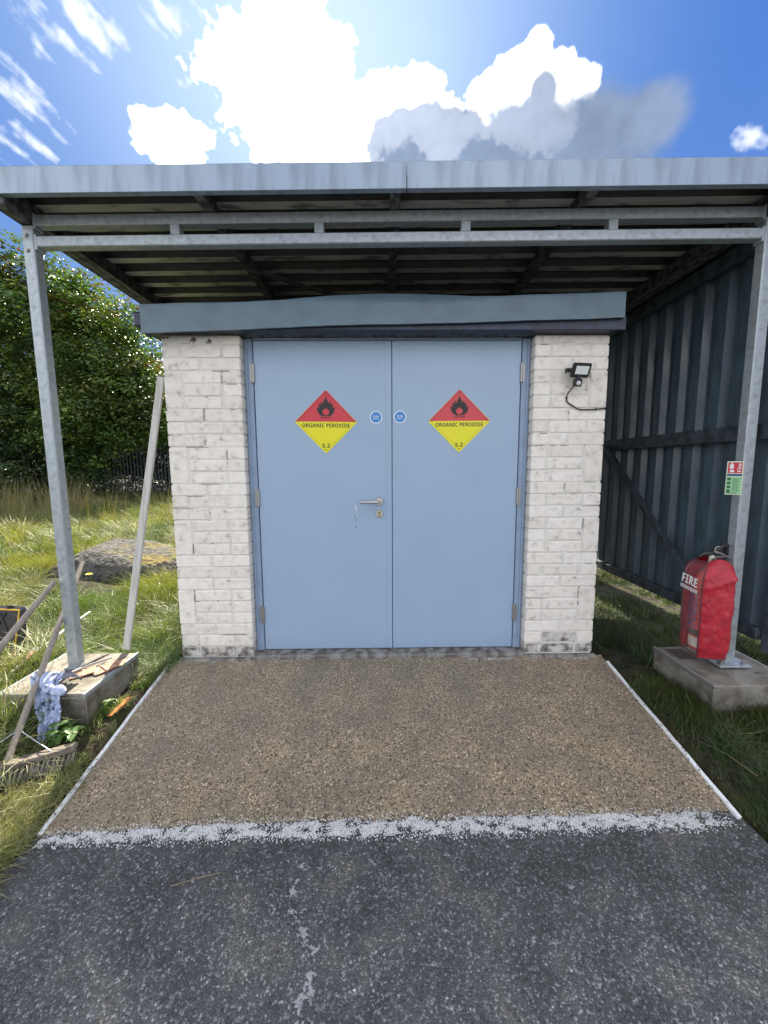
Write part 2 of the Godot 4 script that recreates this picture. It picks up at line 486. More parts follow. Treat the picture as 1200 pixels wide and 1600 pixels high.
func sky_at(d: Vector3, fw: float, fg: float, fs: float, seen: float) -> Color:
	var up := maxf(d.y, 0.0)
	var near := d.dot(sun_at)
	var c := Color(0.125, 0.185, 0.285).lerp(Color(0.016, 0.060, 0.205), clampf(pow(up, 0.45) * 1.12, 0.0, 1.0))
	c = c.lerp(Color(0.17, 0.24, 0.345), 0.8 * pow(clampf((near - 0.76) / 0.24, 0.0, 1.0), 2.0))
	var halo := 0.085 * pow(clampf((near - 0.88) / 0.12, 0.0, 1.0), 2.2)
	c += Color(halo, halo, halo * 0.95, 0.0)
	var big := puffs.get_noise_3dv(d * 7.0)
	var small := fine.get_noise_3dv(d * 24.0)
	var tiny := fine.get_noise_3dv(d * 75.0)
	var wob := big * 0.7 + small * 0.75 + tiny * 0.30
	# unseen fair-weather cumulus over the remaining sky, kept bright as fill light
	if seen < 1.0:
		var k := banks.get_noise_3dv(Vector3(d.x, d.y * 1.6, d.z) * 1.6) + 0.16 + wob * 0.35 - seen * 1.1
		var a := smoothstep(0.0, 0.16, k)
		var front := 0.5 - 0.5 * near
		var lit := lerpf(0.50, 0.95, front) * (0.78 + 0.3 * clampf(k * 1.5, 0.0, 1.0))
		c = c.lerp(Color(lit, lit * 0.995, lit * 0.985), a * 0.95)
	if fs > -0.6:
		var st := streaks.get_noise_3dv(Vector3((d.x * 0.75 + d.y) * 5.0, d.x - d.y * 0.75, d.z * 0.6) * 7.0)
		var a2 := clampf((fs * 0.75 + st * 1.3 + small * 0.8 + tiny * 0.3 - 0.12) * 0.95, 0.0, 0.8)
		c = c.lerp(Color(0.36, 0.38, 0.41), a2)
	if fw > -0.7:
		var edge := fw * 1.35 + wob * 0.55 + 0.01
		var a3 := smoothstep(-0.03, 0.26 + 0.25 * clampf(0.9 - near, 0.0, 0.4), edge)
		var glow := pow(clampf((near - 0.80) / 0.20, 0.0, 1.0), 2.0)
		var lum := 0.29 + 2.4 * glow + 0.2 * clampf(edge * 2.0, 0.0, 1.0) + small * 0.16
		c = c.lerp(Color(lum, lum * 0.995, lum * 0.985), a3)
	if fg > -0.8:
		var e2 := fg * 1.3 + big * 0.45 + small * lerpf(0.42, 0.12, clampf(d.x * 2.5, 0.0, 1.0)) + 0.08
		var a4 := smoothstep(-0.03, 0.20 + 1.4 * clampf(d.x - 0.05, 0.0, 0.5), e2)
		var shade := 0.98 + small * 0.14 + big * 0.22
		c = c.lerp(Color(0.094, 0.122, 0.176) * shade, a4 * 0.96)
	return c

func make_sky(w: int) -> ImageTexture:
	puffs = noise(FastNoiseLite.TYPE_SIMPLEX_SMOOTH, 1.0, 4, 201)
	fine = noise(FastNoiseLite.TYPE_SIMPLEX_SMOOTH, 1.0, 5, 202)
	banks = noise(FastNoiseLite.TYPE_SIMPLEX_SMOOTH, 1.0, 5, 207)
	streaks = noise(FastNoiseLite.TYPE_SIMPLEX_SMOOTH, 1.0, 4, 204)
	var h := w / 2
	var lw := 640
	var lh := 320
	var low := PackedFloat32Array()
	low.resize(lw * lh * 4)
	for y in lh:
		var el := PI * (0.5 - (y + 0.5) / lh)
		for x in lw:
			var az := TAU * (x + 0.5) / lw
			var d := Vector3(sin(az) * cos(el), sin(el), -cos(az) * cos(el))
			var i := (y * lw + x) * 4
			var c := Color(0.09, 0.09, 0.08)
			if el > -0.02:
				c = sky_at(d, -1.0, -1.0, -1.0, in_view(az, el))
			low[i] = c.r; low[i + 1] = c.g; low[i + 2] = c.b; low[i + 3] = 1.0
	var im := Image.create_from_data(lw, lh, false, Image.FORMAT_RGBAF, low.to_byte_array())
	im.resize(w, h, Image.INTERPOLATE_BILINEAR)
	# the part of the sky that the clouds above the canopy fill, finer
	var x0 := -w * 60 / 360
	var x1 := w * 60 / 360
	var y0 := h * (90 - 64) / 180
	var y1 := h * (90 - 14) / 180
	var ww := x1 - x0
	var hh := y1 - y0
	var cw := ww / 6
	var ch := hh / 6
	var coarse := PackedFloat32Array()
	coarse.resize(cw * ch * 4)
	var s2 := sqrt(0.5)
	for y in ch:
		var el := PI * (0.5 - (y0 + (y + 0.5) * hh / ch) / h)
		for x in cw:
			var az := TAU * (x0 + (x + 0.5) * ww / cw) / w
			var d := Vector3(sin(az) * cos(el), sin(el), -cos(az) * cos(el))
			var f := (d.y - d.z) * s2
			var s := d.x / f
			var t := (d.y + d.z) * s2 / f
			var i := (y * cw + x) * 4
			coarse[i] = field(WHITE, s, t); coarse[i + 1] = field(GREY, s, t); coarse[i + 2] = field(WISP, s, t); coarse[i + 3] = in_view(az, el)
	var fim := Image.create_from_data(cw, ch, false, Image.FORMAT_RGBAF, coarse.to_byte_array())
	fim.resize(ww, hh, Image.INTERPOLATE_BILINEAR)
	var f4 := fim.get_data().to_float32_array()
	var fine_px := PackedFloat32Array()
	fine_px.resize(ww * hh * 4)
	for y in hh:
		var el := PI * (0.5 - (y0 + y + 0.5) / h)
		for x in ww:
			var az := TAU * (x0 + x + 0.5) / w
			var i := (y * ww + x) * 4
			var c := sky_at(Vector3(sin(az) * cos(el), sin(el), -cos(az) * cos(el)), f4[i], f4[i + 1], f4[i + 2], f4[i + 3])
			fine_px[i] = c.r; fine_px[i + 1] = c.g; fine_px[i + 2] = c.b; fine_px[i + 3] = 1.0
	var patch := Image.create_from_data(ww, hh, false, Image.FORMAT_RGBAF, fine_px.to_byte_array())
	im.blit_rect(patch, Rect2i(-x0, 0, x1, hh), Vector2i(0, y0))
	im.blit_rect(patch, Rect2i(0, 0, -x0, hh), Vector2i(w + x0, y0))
	return ImageTexture.create_from_image(im)

# 1 where the clouds drawn one by one stand, 0 where the sky is filled by noise
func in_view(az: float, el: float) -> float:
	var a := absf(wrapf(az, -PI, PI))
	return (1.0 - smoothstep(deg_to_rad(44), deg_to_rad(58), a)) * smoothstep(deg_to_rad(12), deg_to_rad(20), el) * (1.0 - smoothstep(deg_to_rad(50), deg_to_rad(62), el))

# ---------------------------------------------------------------- ground
func ground_y(x: float, z: float) -> float:
	var y := 0.0
	if z >= 0.0:
		y = -0.03 - 0.045 * minf(z, 0.6) - 0.23 * clampf(z - 0.6, 0.0, 0.5)
	else:
		var t := -z
		y = -0.03 - 0.014 * minf(t, 12.0)
	var away := clampf((absf(x) - 1.4) / 1.5, 0.0, 1.0)
	y += away * 0.05 * hills.get_noise_2d(x * 1.0, z * 1.0) * 2.0
	y += clampf((absf(x) - 1.36) / 0.3, 0.0, 1.0) * 0.03 * hills.get_noise_2d(x * 5.0, z * 5.0)
	return y

func ramp_y(z: float) -> float:
	return -0.008 - 0.146 * clampf(z, 0.0, 1.3)

func ramp_x(z: float) -> float:
	return 1.365 - 0.035 * z

func on_paving(x: float, z: float) -> bool:
	if z > -0.05 and z < 2.0 and absf(x) < 1.36:
		return true
	return z >= 1.75 and absf(x) < 9.0 and z < 16.0

func make_ground() -> void:
	var xs := [-90.0, -60.0, -40.0, -28.0, -20.0, -15.0]
	var x := -12.0
	while x < -2.01:
		xs.append(x)
		x += 0.4
	x = -2.0
	while x < -1.4:
		xs.append(x)
		x += 0.1
	xs.append_array([-1.39, -1.33, -1.2, -0.6, 0.0, 0.6, 1.2, 1.33, 1.39, 1.5, 1.6, 1.7, 1.8, 1.9, 2.0, 2.1, 2.25, 2.4, 2.6, 2.8, 3.0, 3.3, 3.6, 4.0, 4.5, 5.0, 6.0, 8.0, 10.0, 14.0, 20.0, 28.0, 40.0, 60.0, 90.0])
	var zs := [-90.0, -60.0, -40.0, -30.0, -22.0, -16.0, -12.0, -10.0]
	var z := -9.0
	while z < -1.01:
		zs.append(z)
		z += 0.4
	z = -0.8
	while z < 1.71:
		zs.append(z)
		z += 0.1
	zs.append_array([1.8, 2.2, 3.0, 4.0, 6.0, 9.0, 12.0, 15.5, 16.2, 20.0, 28.0, 40.0, 60.0, 90.0])
	var rows := []
	for zz in zs:
		var line := PackedVector3Array()
		for xx in xs:
			var y := ground_y(xx, zz)
			if absf(xx) < 1.35 and zz > -0.15 and zz < 2.3:
				y -= 0.14
			elif zz > 1.75 and zz < 15.8 and absf(xx) < 9.5:
				y = -0.24
			line.append(Vector3(xx, y, zz))
		rows.append(line)
	var g := Geo.new()
	g.grid(rows, false, true)
	struct("ground", g, mat.soil)

func bytes_image(w: int, h: int, b: PackedByteArray) -> ImageTexture:
	return ImageTexture.create_from_image(Image.create_from_data(w, h, false, Image.FORMAT_RGB8, b))

func cells(freq: float, ret: int, sd: int) -> FastNoiseLite:
	var n := noise(FastNoiseLite.TYPE_CELLULAR, freq, 1, sd)
	n.cellular_return_type = ret as FastNoiseLite.CellularReturnType
	n.cellular_jitter = 1.0
	return n

func make_paving() -> void:
	# asphalt: 3 m x 1 m of unique chippings
	var w := 2048
	var h := 700
	var stone := cells(0.21, FastNoiseLite.RETURN_CELL_VALUE, 5).get_image(w, h).get_data()
	var gap := cells(0.21, FastNoiseLite.RETURN_DISTANCE2_SUB, 5).get_image(w, h)
	var gapd := gap.get_data()
	var stone2 := cells(0.33, FastNoiseLite.RETURN_CELL_VALUE, 6).get_image(w, h).get_data()
	var patch := noise(FastNoiseLite.TYPE_SIMPLEX_SMOOTH, 0.006, 5, 7).get_image(w, h).get_data()
	var flake := noise(FastNoiseLite.TYPE_SIMPLEX_SMOOTH, 0.035, 4, 8).get_image(w, h).get_data()
	var px := PackedByteArray()
	px.resize(w * h * 3)
	for y in h:
		var zz := 0.95 + y / 683.0
		for x in w:
			var i := y * w + x
			var xx := -1.5 + x / 683.0
			var s := stone[i] / 255.0
			var s2 := stone2[i] / 255.0
			var p := patch[i] / 255.0
			var f := flake[i] / 255.0
			var e := gapd[i] / 255.0
			var v := 0.235 + 0.09 * s + 0.07 * s2 + (p - 0.5) * 0.15 + 0.05 * smoothstep(1.15, 1.55, zz)
			if s > 0.9:
				v += 0.10
			if s2 > 0.94:
				v += 0.19
			v *= 0.72 + 0.28 * minf(e * 3.0, 1.0)
			var warm := 0.0
			if p > 0.58 and s2 > 0.5:
				warm = (p - 0.58) * 0.12
			# a worn streak of white paint that wanders down the asphalt
			var line_x := -0.36 + 0.12 * (zz - 1.15) / 0.4 + 0.03 * sin(zz * 23.0)
			var t := 1.0 - absf(xx - line_x) / (0.013 + 0.05 * maxf(0.0, zz - 1.3))
			if zz > 1.16 and t > 0.0 and f * 0.9 + s * 0.35 > 0.83 - 0.22 * t:
				v = lerpf(v, 0.66, 0.8)
				warm = 0.0
			elif f > 0.68 and s > 0.5 and p < 0.6:
				v += 0.11
			v = clampf(v, 0.03, 0.95)
			px[i * 3] = int(255 * clampf(v * 0.985 + warm, 0, 1))
			px[i * 3 + 1] = int(255 * clampf(v + warm * 0.55, 0, 1))
			px[i * 3 + 2] = int(255 * clampf(v * 1.015 - warm * 0.5, 0, 1))
	var am := plain("asphalt", Color(1, 1, 1), 0.82)
	am.albedo_texture = bytes_image(w, h, px)
	am.heightmap_enabled = true
	gap.convert(Image.FORMAT_L8)
	am.heightmap_texture = ImageTexture.create_from_image(gap)
	am.heightmap_scale = 0.35
	var g := Geo.new()
	var rows := []
	var zs := [0.80, 0.95, 1.1, 1.25, 1.4, 1.6, 1.75]
	for z in zs:
		var half := 1.345 + 0.012 * hills.get_noise_1d(z * 40.0)
		var line := PackedVector3Array()
		for k in 13:
			line.append(Vector3(lerpf(-half, half, k / 12.0), -0.163, z))
		rows.append(line)
	var first := g.v.size()
	g.grid(rows, false, true)
	g.quad(Vector3(-9, -0.163, 15.5), Vector3(9, -0.163, 15.5), Vector3(9, -0.163, 1.95), Vector3(-9, -0.163, 1.95))
	g.quad(Vector3(-1.345, -0.163, 1.95), Vector3(1.345, -0.163, 1.95), Vector3(1.345, -0.163, 1.75), Vector3(-1.345, -0.163, 1.75))
	for sx in [-1.0, 1.0]:
		g.quad_out(Vector3(sx * 1.345, -0.163, 0.8), Vector3(sx * 1.345, -0.163, 1.95), Vector3(sx * 1.345, -0.28, 1.95), Vector3(sx * 1.345, -0.28, 0.8), Vector3(0, -0.2, 1))
	for i in g.v.size():
		g.u[i] = Vector2((g.v[i].x + 1.5) / 3.0, (g.v[i].z - 0.95) / (h / 683.0))
	struct("asphalt_road", g, am)

	# resin bound ramp: 2.8 m x 1.15 m
	w = 2048
	h = 840
	stone = cells(0.24, FastNoiseLite.RETURN_CELL_VALUE, 15).get_image(w, h).get_data()
	var gap2 := cells(0.24, FastNoiseLite.RETURN_DISTANCE2_SUB, 15).get_image(w, h)
	gapd = gap2.get_data()
	stone2 = cells(0.35, FastNoiseLite.RETURN_CELL_VALUE, 16).get_image(w, h).get_data()
	patch = noise(FastNoiseLite.TYPE_SIMPLEX_SMOOTH, 0.0045, 5, 17).get_image(w, h).get_data()
	px = PackedByteArray()
	px.resize(w * h * 3)
	for y in h:
		for x in w:
			var i := y * w + x
			var s := stone[i] / 255.0
			var s2 := stone2[i] / 255.0
			var p := patch[i] / 255.0
			var e := gapd[i] / 255.0
			var fall := float(y) / h
			# smoother and greyer where the trowel closed it, browner and open towards the road and right
			var open := clampf(0.35 + (p - 0.5) * 1.2 + fall * 0.6 + (float(x) / w - 0.5) * 0.35, 0.0, 1.0)
			var r := 0.65
			var gg := 0.60
			var b := 0.515
			r = lerpf(r, 0.635, open); gg = lerpf(gg, 0.57, open); b = lerpf(b, 0.47, open)
			var k := 0.88 + 0.24 * s * lerpf(0.4, 1.0, open)
			if s < 0.13:
				k *= lerpf(0.8, 0.6, open)
			if s > 0.94:
				k *= 1.25
				b += 0.03
			if s2 > 0.93:
				k *= 1.22
			elif s2 < 0.07:
				k *= 0.7
			k *= 1.0 - lerpf(0.10, 0.30, open) * (1.0 - minf(e * 3.2, 1.0))
			k *= 0.94 + (p - 0.5) * 0.24
			px[i * 3] = int(255 * clampf(r * k, 0, 1))
			px[i * 3 + 1] = int(255 * clampf(gg * k, 0, 1))
			px[i * 3 + 2] = int(255 * clampf(b * k, 0, 1))
	var rm := plain("resin_aggregate", Color(1, 1, 1), 0.8)
	rm.albedo_texture = bytes_image(w, h, px)
	rm.heightmap_enabled = true
	gap2.convert(Image.FORMAT_L8)
	rm.heightmap_texture = ImageTexture.create_from_image(gap2)
	rm.heightmap_scale = 0.4
	g = Geo.new()
	rows = []
	var edge := noise(FastNoiseLite.TYPE_SIMPLEX_SMOOTH, 1.6, 4, 18)
	for k in 26:
		var t := k / 25.0
		var line := PackedVector3Array()
		for j in 81:
			var q := j / 80.0 * 2.0 - 1.0
			var front := 1.012 - 0.022 * q + 0.012 * q * q + 0.02 * edge.get_noise_1d(q * 4.0)
			var z := lerpf(0.012, front, t)
			var y := ramp_y(z) + 0.004 * edge.get_noise_2d(q * 3.0, z * 3.0)
			if k == 25:
				y = -0.161
			line.append(Vector3(q * ramp_x(z), y, z))
		rows.append(line)
	g.grid(rows, false, true)
	for sx in [-1.0, 1.0]:
		for k in 25:
			var j := 0 if sx < 0 else 80
			var a: Vector3 = rows[k][j]
			var b: Vector3 = rows[k + 1][j]
			g.quad_out(a, b, b + Vector3.DOWN * 0.08, a + Vector3.DOWN * 0.08, Vector3(0, a.y, a.z))
	for i in g.v.size():
		g.u[i] = Vector2((g.v[i].x + 1.4) / 2.8, g.v[i].z / 1.148)
	struct("access_ramp", g, rm)

	# loose and half-bedded stones on the ramp, white painted stones of the line, chippings of the road
	var peb := pebble_mesh()
	var where := []
	var tints := []
	for k in 16000:
		var z := rng.randf_range(0.03, 1.03)
		var x := rng.randf_range(-1.0, 1.0) * (ramp_x(z) - 0.015)
		var p := hills.get_noise_2d(x * 2.2 + 40.0, z * 2.2)
		if rng.randf() > 0.5 + p * 1.6 + (z - 0.5) * 0.5 + x * 0.12:
			continue
		var r := rng.randf_range(0.0012, 0.0027)
		where.append(stone_at(Vector3(x, ramp_y(z) + r * 0.1, z), r))
		var v := rng.randf()
		var c := Color(0.235, 0.20, 0.15) * rng.randf_range(0.6, 1.35)
		if v < 0.42:
			c = Color(0.085, 0.068, 0.055) * rng.randf_range(0.6, 1.6)
		elif v > 0.975:
			c = Color(0.5, 0.47, 0.4)
		tints.append(c)
	stuff("ramp_aggregate", peb, where, tints, mat.pebble, "loose tan and brown aggregate bedded in the access ramp", "gravel")
	where = []
	tints = []
	var band := noise(FastNoiseLite.TYPE_SIMPLEX_SMOOTH, 1.0, 4, 19)
	for k in 80000:
		var q := rng.randf_range(-1.0, 0.99)
		var x := q * 1.315
		var wobble := -0.022 * q + 0.012 * q * q + 0.02 * edge.get_noise_1d(q * 4.0)
		var lo := 0.994 + wobble + 0.01 * band.get_noise_1d(x * 9.0)
		var hi := 1.098 + 0.012 * band.get_noise_1d(x * 4.0 + 9.0) - 0.012 * q + 0.015 * band.get_noise_1d(x * 21.0)
		var z := rng.randf_range(lo, hi)
		var keep := 0.46 + band.get_noise_2d(x * 12.0, z * 18.0) * 1.1
		keep = maxf(keep * smoothstep(0.012, 0.03, z - lo) * smoothstep(0.012, 0.034, hi - z), 0.05) * smoothstep(0.0, 0.15, 1.02 - q)
		if rng.randf() > keep:
			continue
		var r := rng.randf_range(0.0016, 0.0036)
		where.append(stone_at(Vector3(x, (lerpf(ramp_y(z), -0.161, clampf((z - lo) / 0.016, 0.0, 1.0))) + r * 0.25, z), r))
		tints.append(grey(rng.randf_range(0.4, 0.76)))
	for k in 1500:
		var x := rng.randf_range(0.5, 1.32) * (1.0 if k % 3 else -1.0)
		var z := 0.03 + absf(rng.randfn()) * 0.012
		if band.get_noise_2d(x * 7.0, 3.0) < 0.05:
			continue
		where.append(stone_at(Vector3(x, ramp_y(z) + 0.001, z), rng.randf_range(0.0016, 0.003)))
		tints.append(grey(rng.randf_range(0.35, 0.65)))
	stuff("painted_line", peb, where, tints, mat.pebble, "worn white painted line across the road at the foot of the ramp", "painted line")
	where = []
	tints = []
	for k in 9000:
		var z := rng.randf_range(1.03, 1.75)
		var x := rng.randf_range(-1.33, 1.33)
		var r := rng.randf_range(0.0014, 0.0034)
		where.append(stone_at(Vector3(x, -0.163 + r * 0.05, z), r))
		var v := rng.randf()
		tints.append(Color(0.046, 0.048, 0.053) * rng.randf_range(0.5, 2.0) if v < 0.93 else grey(rng.randf_range(0.1, 0.22)))
	stuff("road_chippings", peb, where, tints, mat.pebble, "grey stone chippings standing proud of the asphalt", "gravel")

func pebble_mesh() -> ArrayMesh:
	var g := Geo.new()
	var p := [Vector3(1, 0.1, 0.2), Vector3(-0.9, 0, 0.3), Vector3(0.1, 0.75, -0.1), Vector3(0, -0.7, 0), Vector3(0.2, 0, 0.95), Vector3(-0.1, 0.15, -1.0)]
	for f in [[0, 2, 4], [4, 2, 1], [1, 2, 5], [5, 2, 0], [0, 4, 3], [4, 1, 3], [1, 5, 3], [5, 0, 3]]:
		g.tri_out(p[f[0]], p[f[1]], p[f[2]], Vector3.ZERO)
	return g.mesh()

func stone_at(at: Vector3, r: float) -> Transform3D:
	var b := Basis.from_euler(Vector3(rng.randf() * 6.3, rng.randf() * 6.3, rng.randf() * 6.3))
	return Transform3D(b * Basis.from_scale(Vector3(r * rng.randf_range(0.8, 1.4), r, r * rng.randf_range(0.7, 1.2))), at)

func stuff(called: String, m: Mesh, where: Array, tints: Array, material: Material, label: String, category: String, parent: Node3D = null, at := Vector3.ZERO) -> MultiMeshInstance3D:
	var mm := MultiMesh.new()
	mm.transform_format = MultiMesh.TRANSFORM_3D
	mm.use_colors = true
	mm.mesh = m
	mm.instance_count = where.size()
	for i in where.size():
		var t: Transform3D = where[i]
		t.origin -= at
		mm.set_instance_transform(i, t)
		mm.set_instance_color(i, tints[i])
	var o := MultiMeshInstance3D.new()
	o.multimesh = mm
	o.material_override = material
	o.name = called if parent else numbered(called)
	o.set_meta("kind", "stuff")
	(parent if parent else self).add_child(o, true)
	if not parent:
		tag(o, label, category)
	return o

# ---------------------------------------------------------------- building
func brick_mesh(x0: float, x1: float, y0: float, y1: float, z0: float, z1: float, m: Material, parent: Node3D, base: Vector3) -> void:
	var g := Geo.new()
	var c := Vector3((x0 + x1) * 0.5, (y0 + y1) * 0.5, (z0 + z1) * 0.5)
	var turn := Basis.from_euler(Vector3(rng.randf_range(-0.006, 0.006), rng.randf_range(-0.008, 0.008), rng.randf_range(-0.008, 0.008)))
	g.box(c + Vector3(0, 0, rng.randf_range(-0.0025, 0.002)), Vector3(x1 - x0 - rng.randf_range(0.0, 0.003), y1 - y0 - rng.randf_range(0.0, 0.003), z1 - z0), rng.randf_range(0.003, 0.0065), turn)
	part("brick", g, m, parent, base)

func pier(b: Node3D, base: Vector3, outer: float, inner: float, depth: float) -> void:
	var s := signf(inner - outer)
	var wide := absf(inner - outer)
	var g := Geo.new()
	var top := 1.968
	var mid := (outer + inner) * 0.5
	g.box(Vector3(mid, top * 0.5 - 0.03, -0.0045 - depth * 0.5), Vector3(wide - 0.012, top + 0.06, depth), 0.004)
	var p := part("wall_pier", g, mat.painted_mortar, b, base)
	var j := 0.0042
	var h := 1.968 / 26.75
	var gaps := Geo.new()
	var lay := func(a: float, c: float, k0: int, k1: int, dirt: float) -> void:
		var xa := outer + s * a
		var xb := outer + s * c
		var y1 := top - k0 * h + 0.25 * h if k0 > 0 else top
		var y0 := top - (k1 + 1) * h + 0.25 * h
		var m: Material = mat["painted_brick_%d" % rng.randi_range(0, 2)]
		if rng.randf() < dirt:
			m = mat.dirty_brick
		if k0 == 0 and a == 0.0 and s > 0:
			m = mat.peeling_brick
		# open joints where the paint has cracked
		if rng.randf() < 0.15:
			var run := absf(xb - xa) * rng.randf_range(0.2, 0.95)
			var from := minf(xa, xb) + rng.randf() * (absf(xb - xa) - run)
			var pos := from
			while pos < from + run:
				var piece := rng.randf_range(0.008, 0.05)
				if rng.randf() < 0.75:
					gaps.box(Vector3(pos + piece * 0.5, y0 + rng.randf_range(-0.0012, 0.0012), -0.0022), Vector3(piece, rng.randf_range(0.001, 0.0024), 0.004), 0.0004, Basis(Vector3.BACK, rng.randf_range(-0.03, 0.03)))
				pos += piece
		if a > 0.0 and rng.randf() < 0.15:
			var pos := y0
			while pos < y1:
				var piece := rng.randf_range(0.006, 0.03)
				if rng.randf() < 0.65:
					gaps.box(Vector3(xa + rng.randf_range(-0.002, 0.002), minf(pos + piece * 0.5, y1), -0.0022), Vector3(rng.randf_range(0.001, 0.0026), piece, 0.004), 0.0004)
				pos += piece
		brick_mesh(minf(xa, xb) + (j if a > 0.0 and s > 0 or c < wide - 0.001 and s < 0 else 0.0), maxf(xa, xb) - (j if c < wide - 0.001 and s > 0 or a > 0.0 and s < 0 else 0.0), y0 + j * rng.randf_range(0.4, 0.9), y1 - j * rng.randf_range(0.4, 0.9), -depth * 0.98, 0.0, m, p, base)
	var seq := "P32T..232T..232T..232T..23D"
	for k in seq.length():
		var e := rng.randf_range(-0.008, 0.008)
		var dirt := 1.0 if k >= 26 else 0.6 if k == 25 else 0.06 if k > 21 else 0.0
		match seq[k]:
			"P":
				lay.call(0.0, 0.335 + e, k, k, dirt)
				lay.call(0.335 + e, wide, k, k, dirt)
			"2":
				lay.call(0.0, 0.222 + e, k, k, dirt)
				lay.call(0.222 + e, wide, k, k, dirt)
			"3", "D":
				lay.call(0.0, 0.112 + e, k, k, dirt)
				lay.call(0.112 + e, 0.340 + e, k, k, dirt)
				lay.call(0.340 + e, wide, k, k, dirt)
			"T":
				lay.call(0.0, 0.110 + e, k, k + 2, 0.0)
				for i in 3:
					lay.call(0.110 + e, 0.340 + e, k + i, k + i, dirt)
					lay.call(0.340 + e, wide, k + i, k + i, dirt)
	part("joint_cracks", gaps, mat.crack, p, base)

func leaf(b: Node3D, base: Vector3, x0: float, x1: float, hinge_left: bool) -> Node3D:
	var g := Geo.new()
	g.box(Vector3((x0 + x1) * 0.5, 0.987, -0.083), Vector3(x1 - x0, 1.935, 0.045), 0.0025)
	for i in g.v.size():
		g.u[i] = Vector2((g.v[i].x + 0.85) / 1.7, (2.0 - g.v[i].y) / 2.0)
	var d := part("door_leaf", g, mat.door_paint, b, base)
	var hx := x0 - 0.003 if hinge_left else x1 + 0.003
	for y in [1.765, 1.012, 0.255]:
		g = Geo.new()
		g.tube([Vector3(hx, y - 0.056, -0.055), Vector3(hx, y - 0.054, -0.055), Vector3(hx, y + 0.054, -0.055), Vector3(hx, y + 0.056, -0.055)], [0.006, 0.0085, 0.0085, 0.006], 10)
		for q in [-0.034, -0.011, 0.011, 0.034]:
			g.disc(Vector3(hx, y + q, -0.055), Vector3.UP, 0.0092, 0.0015, 10)
		var s := 1.0 if hinge_left else -1.0
		g.box(Vector3(hx - s * 0.013, y, -0.0585), Vector3(0.016, 0.108, 0.003), 0.001)
		part("hinge", g, mat.dull_steel, d, base)
	return d

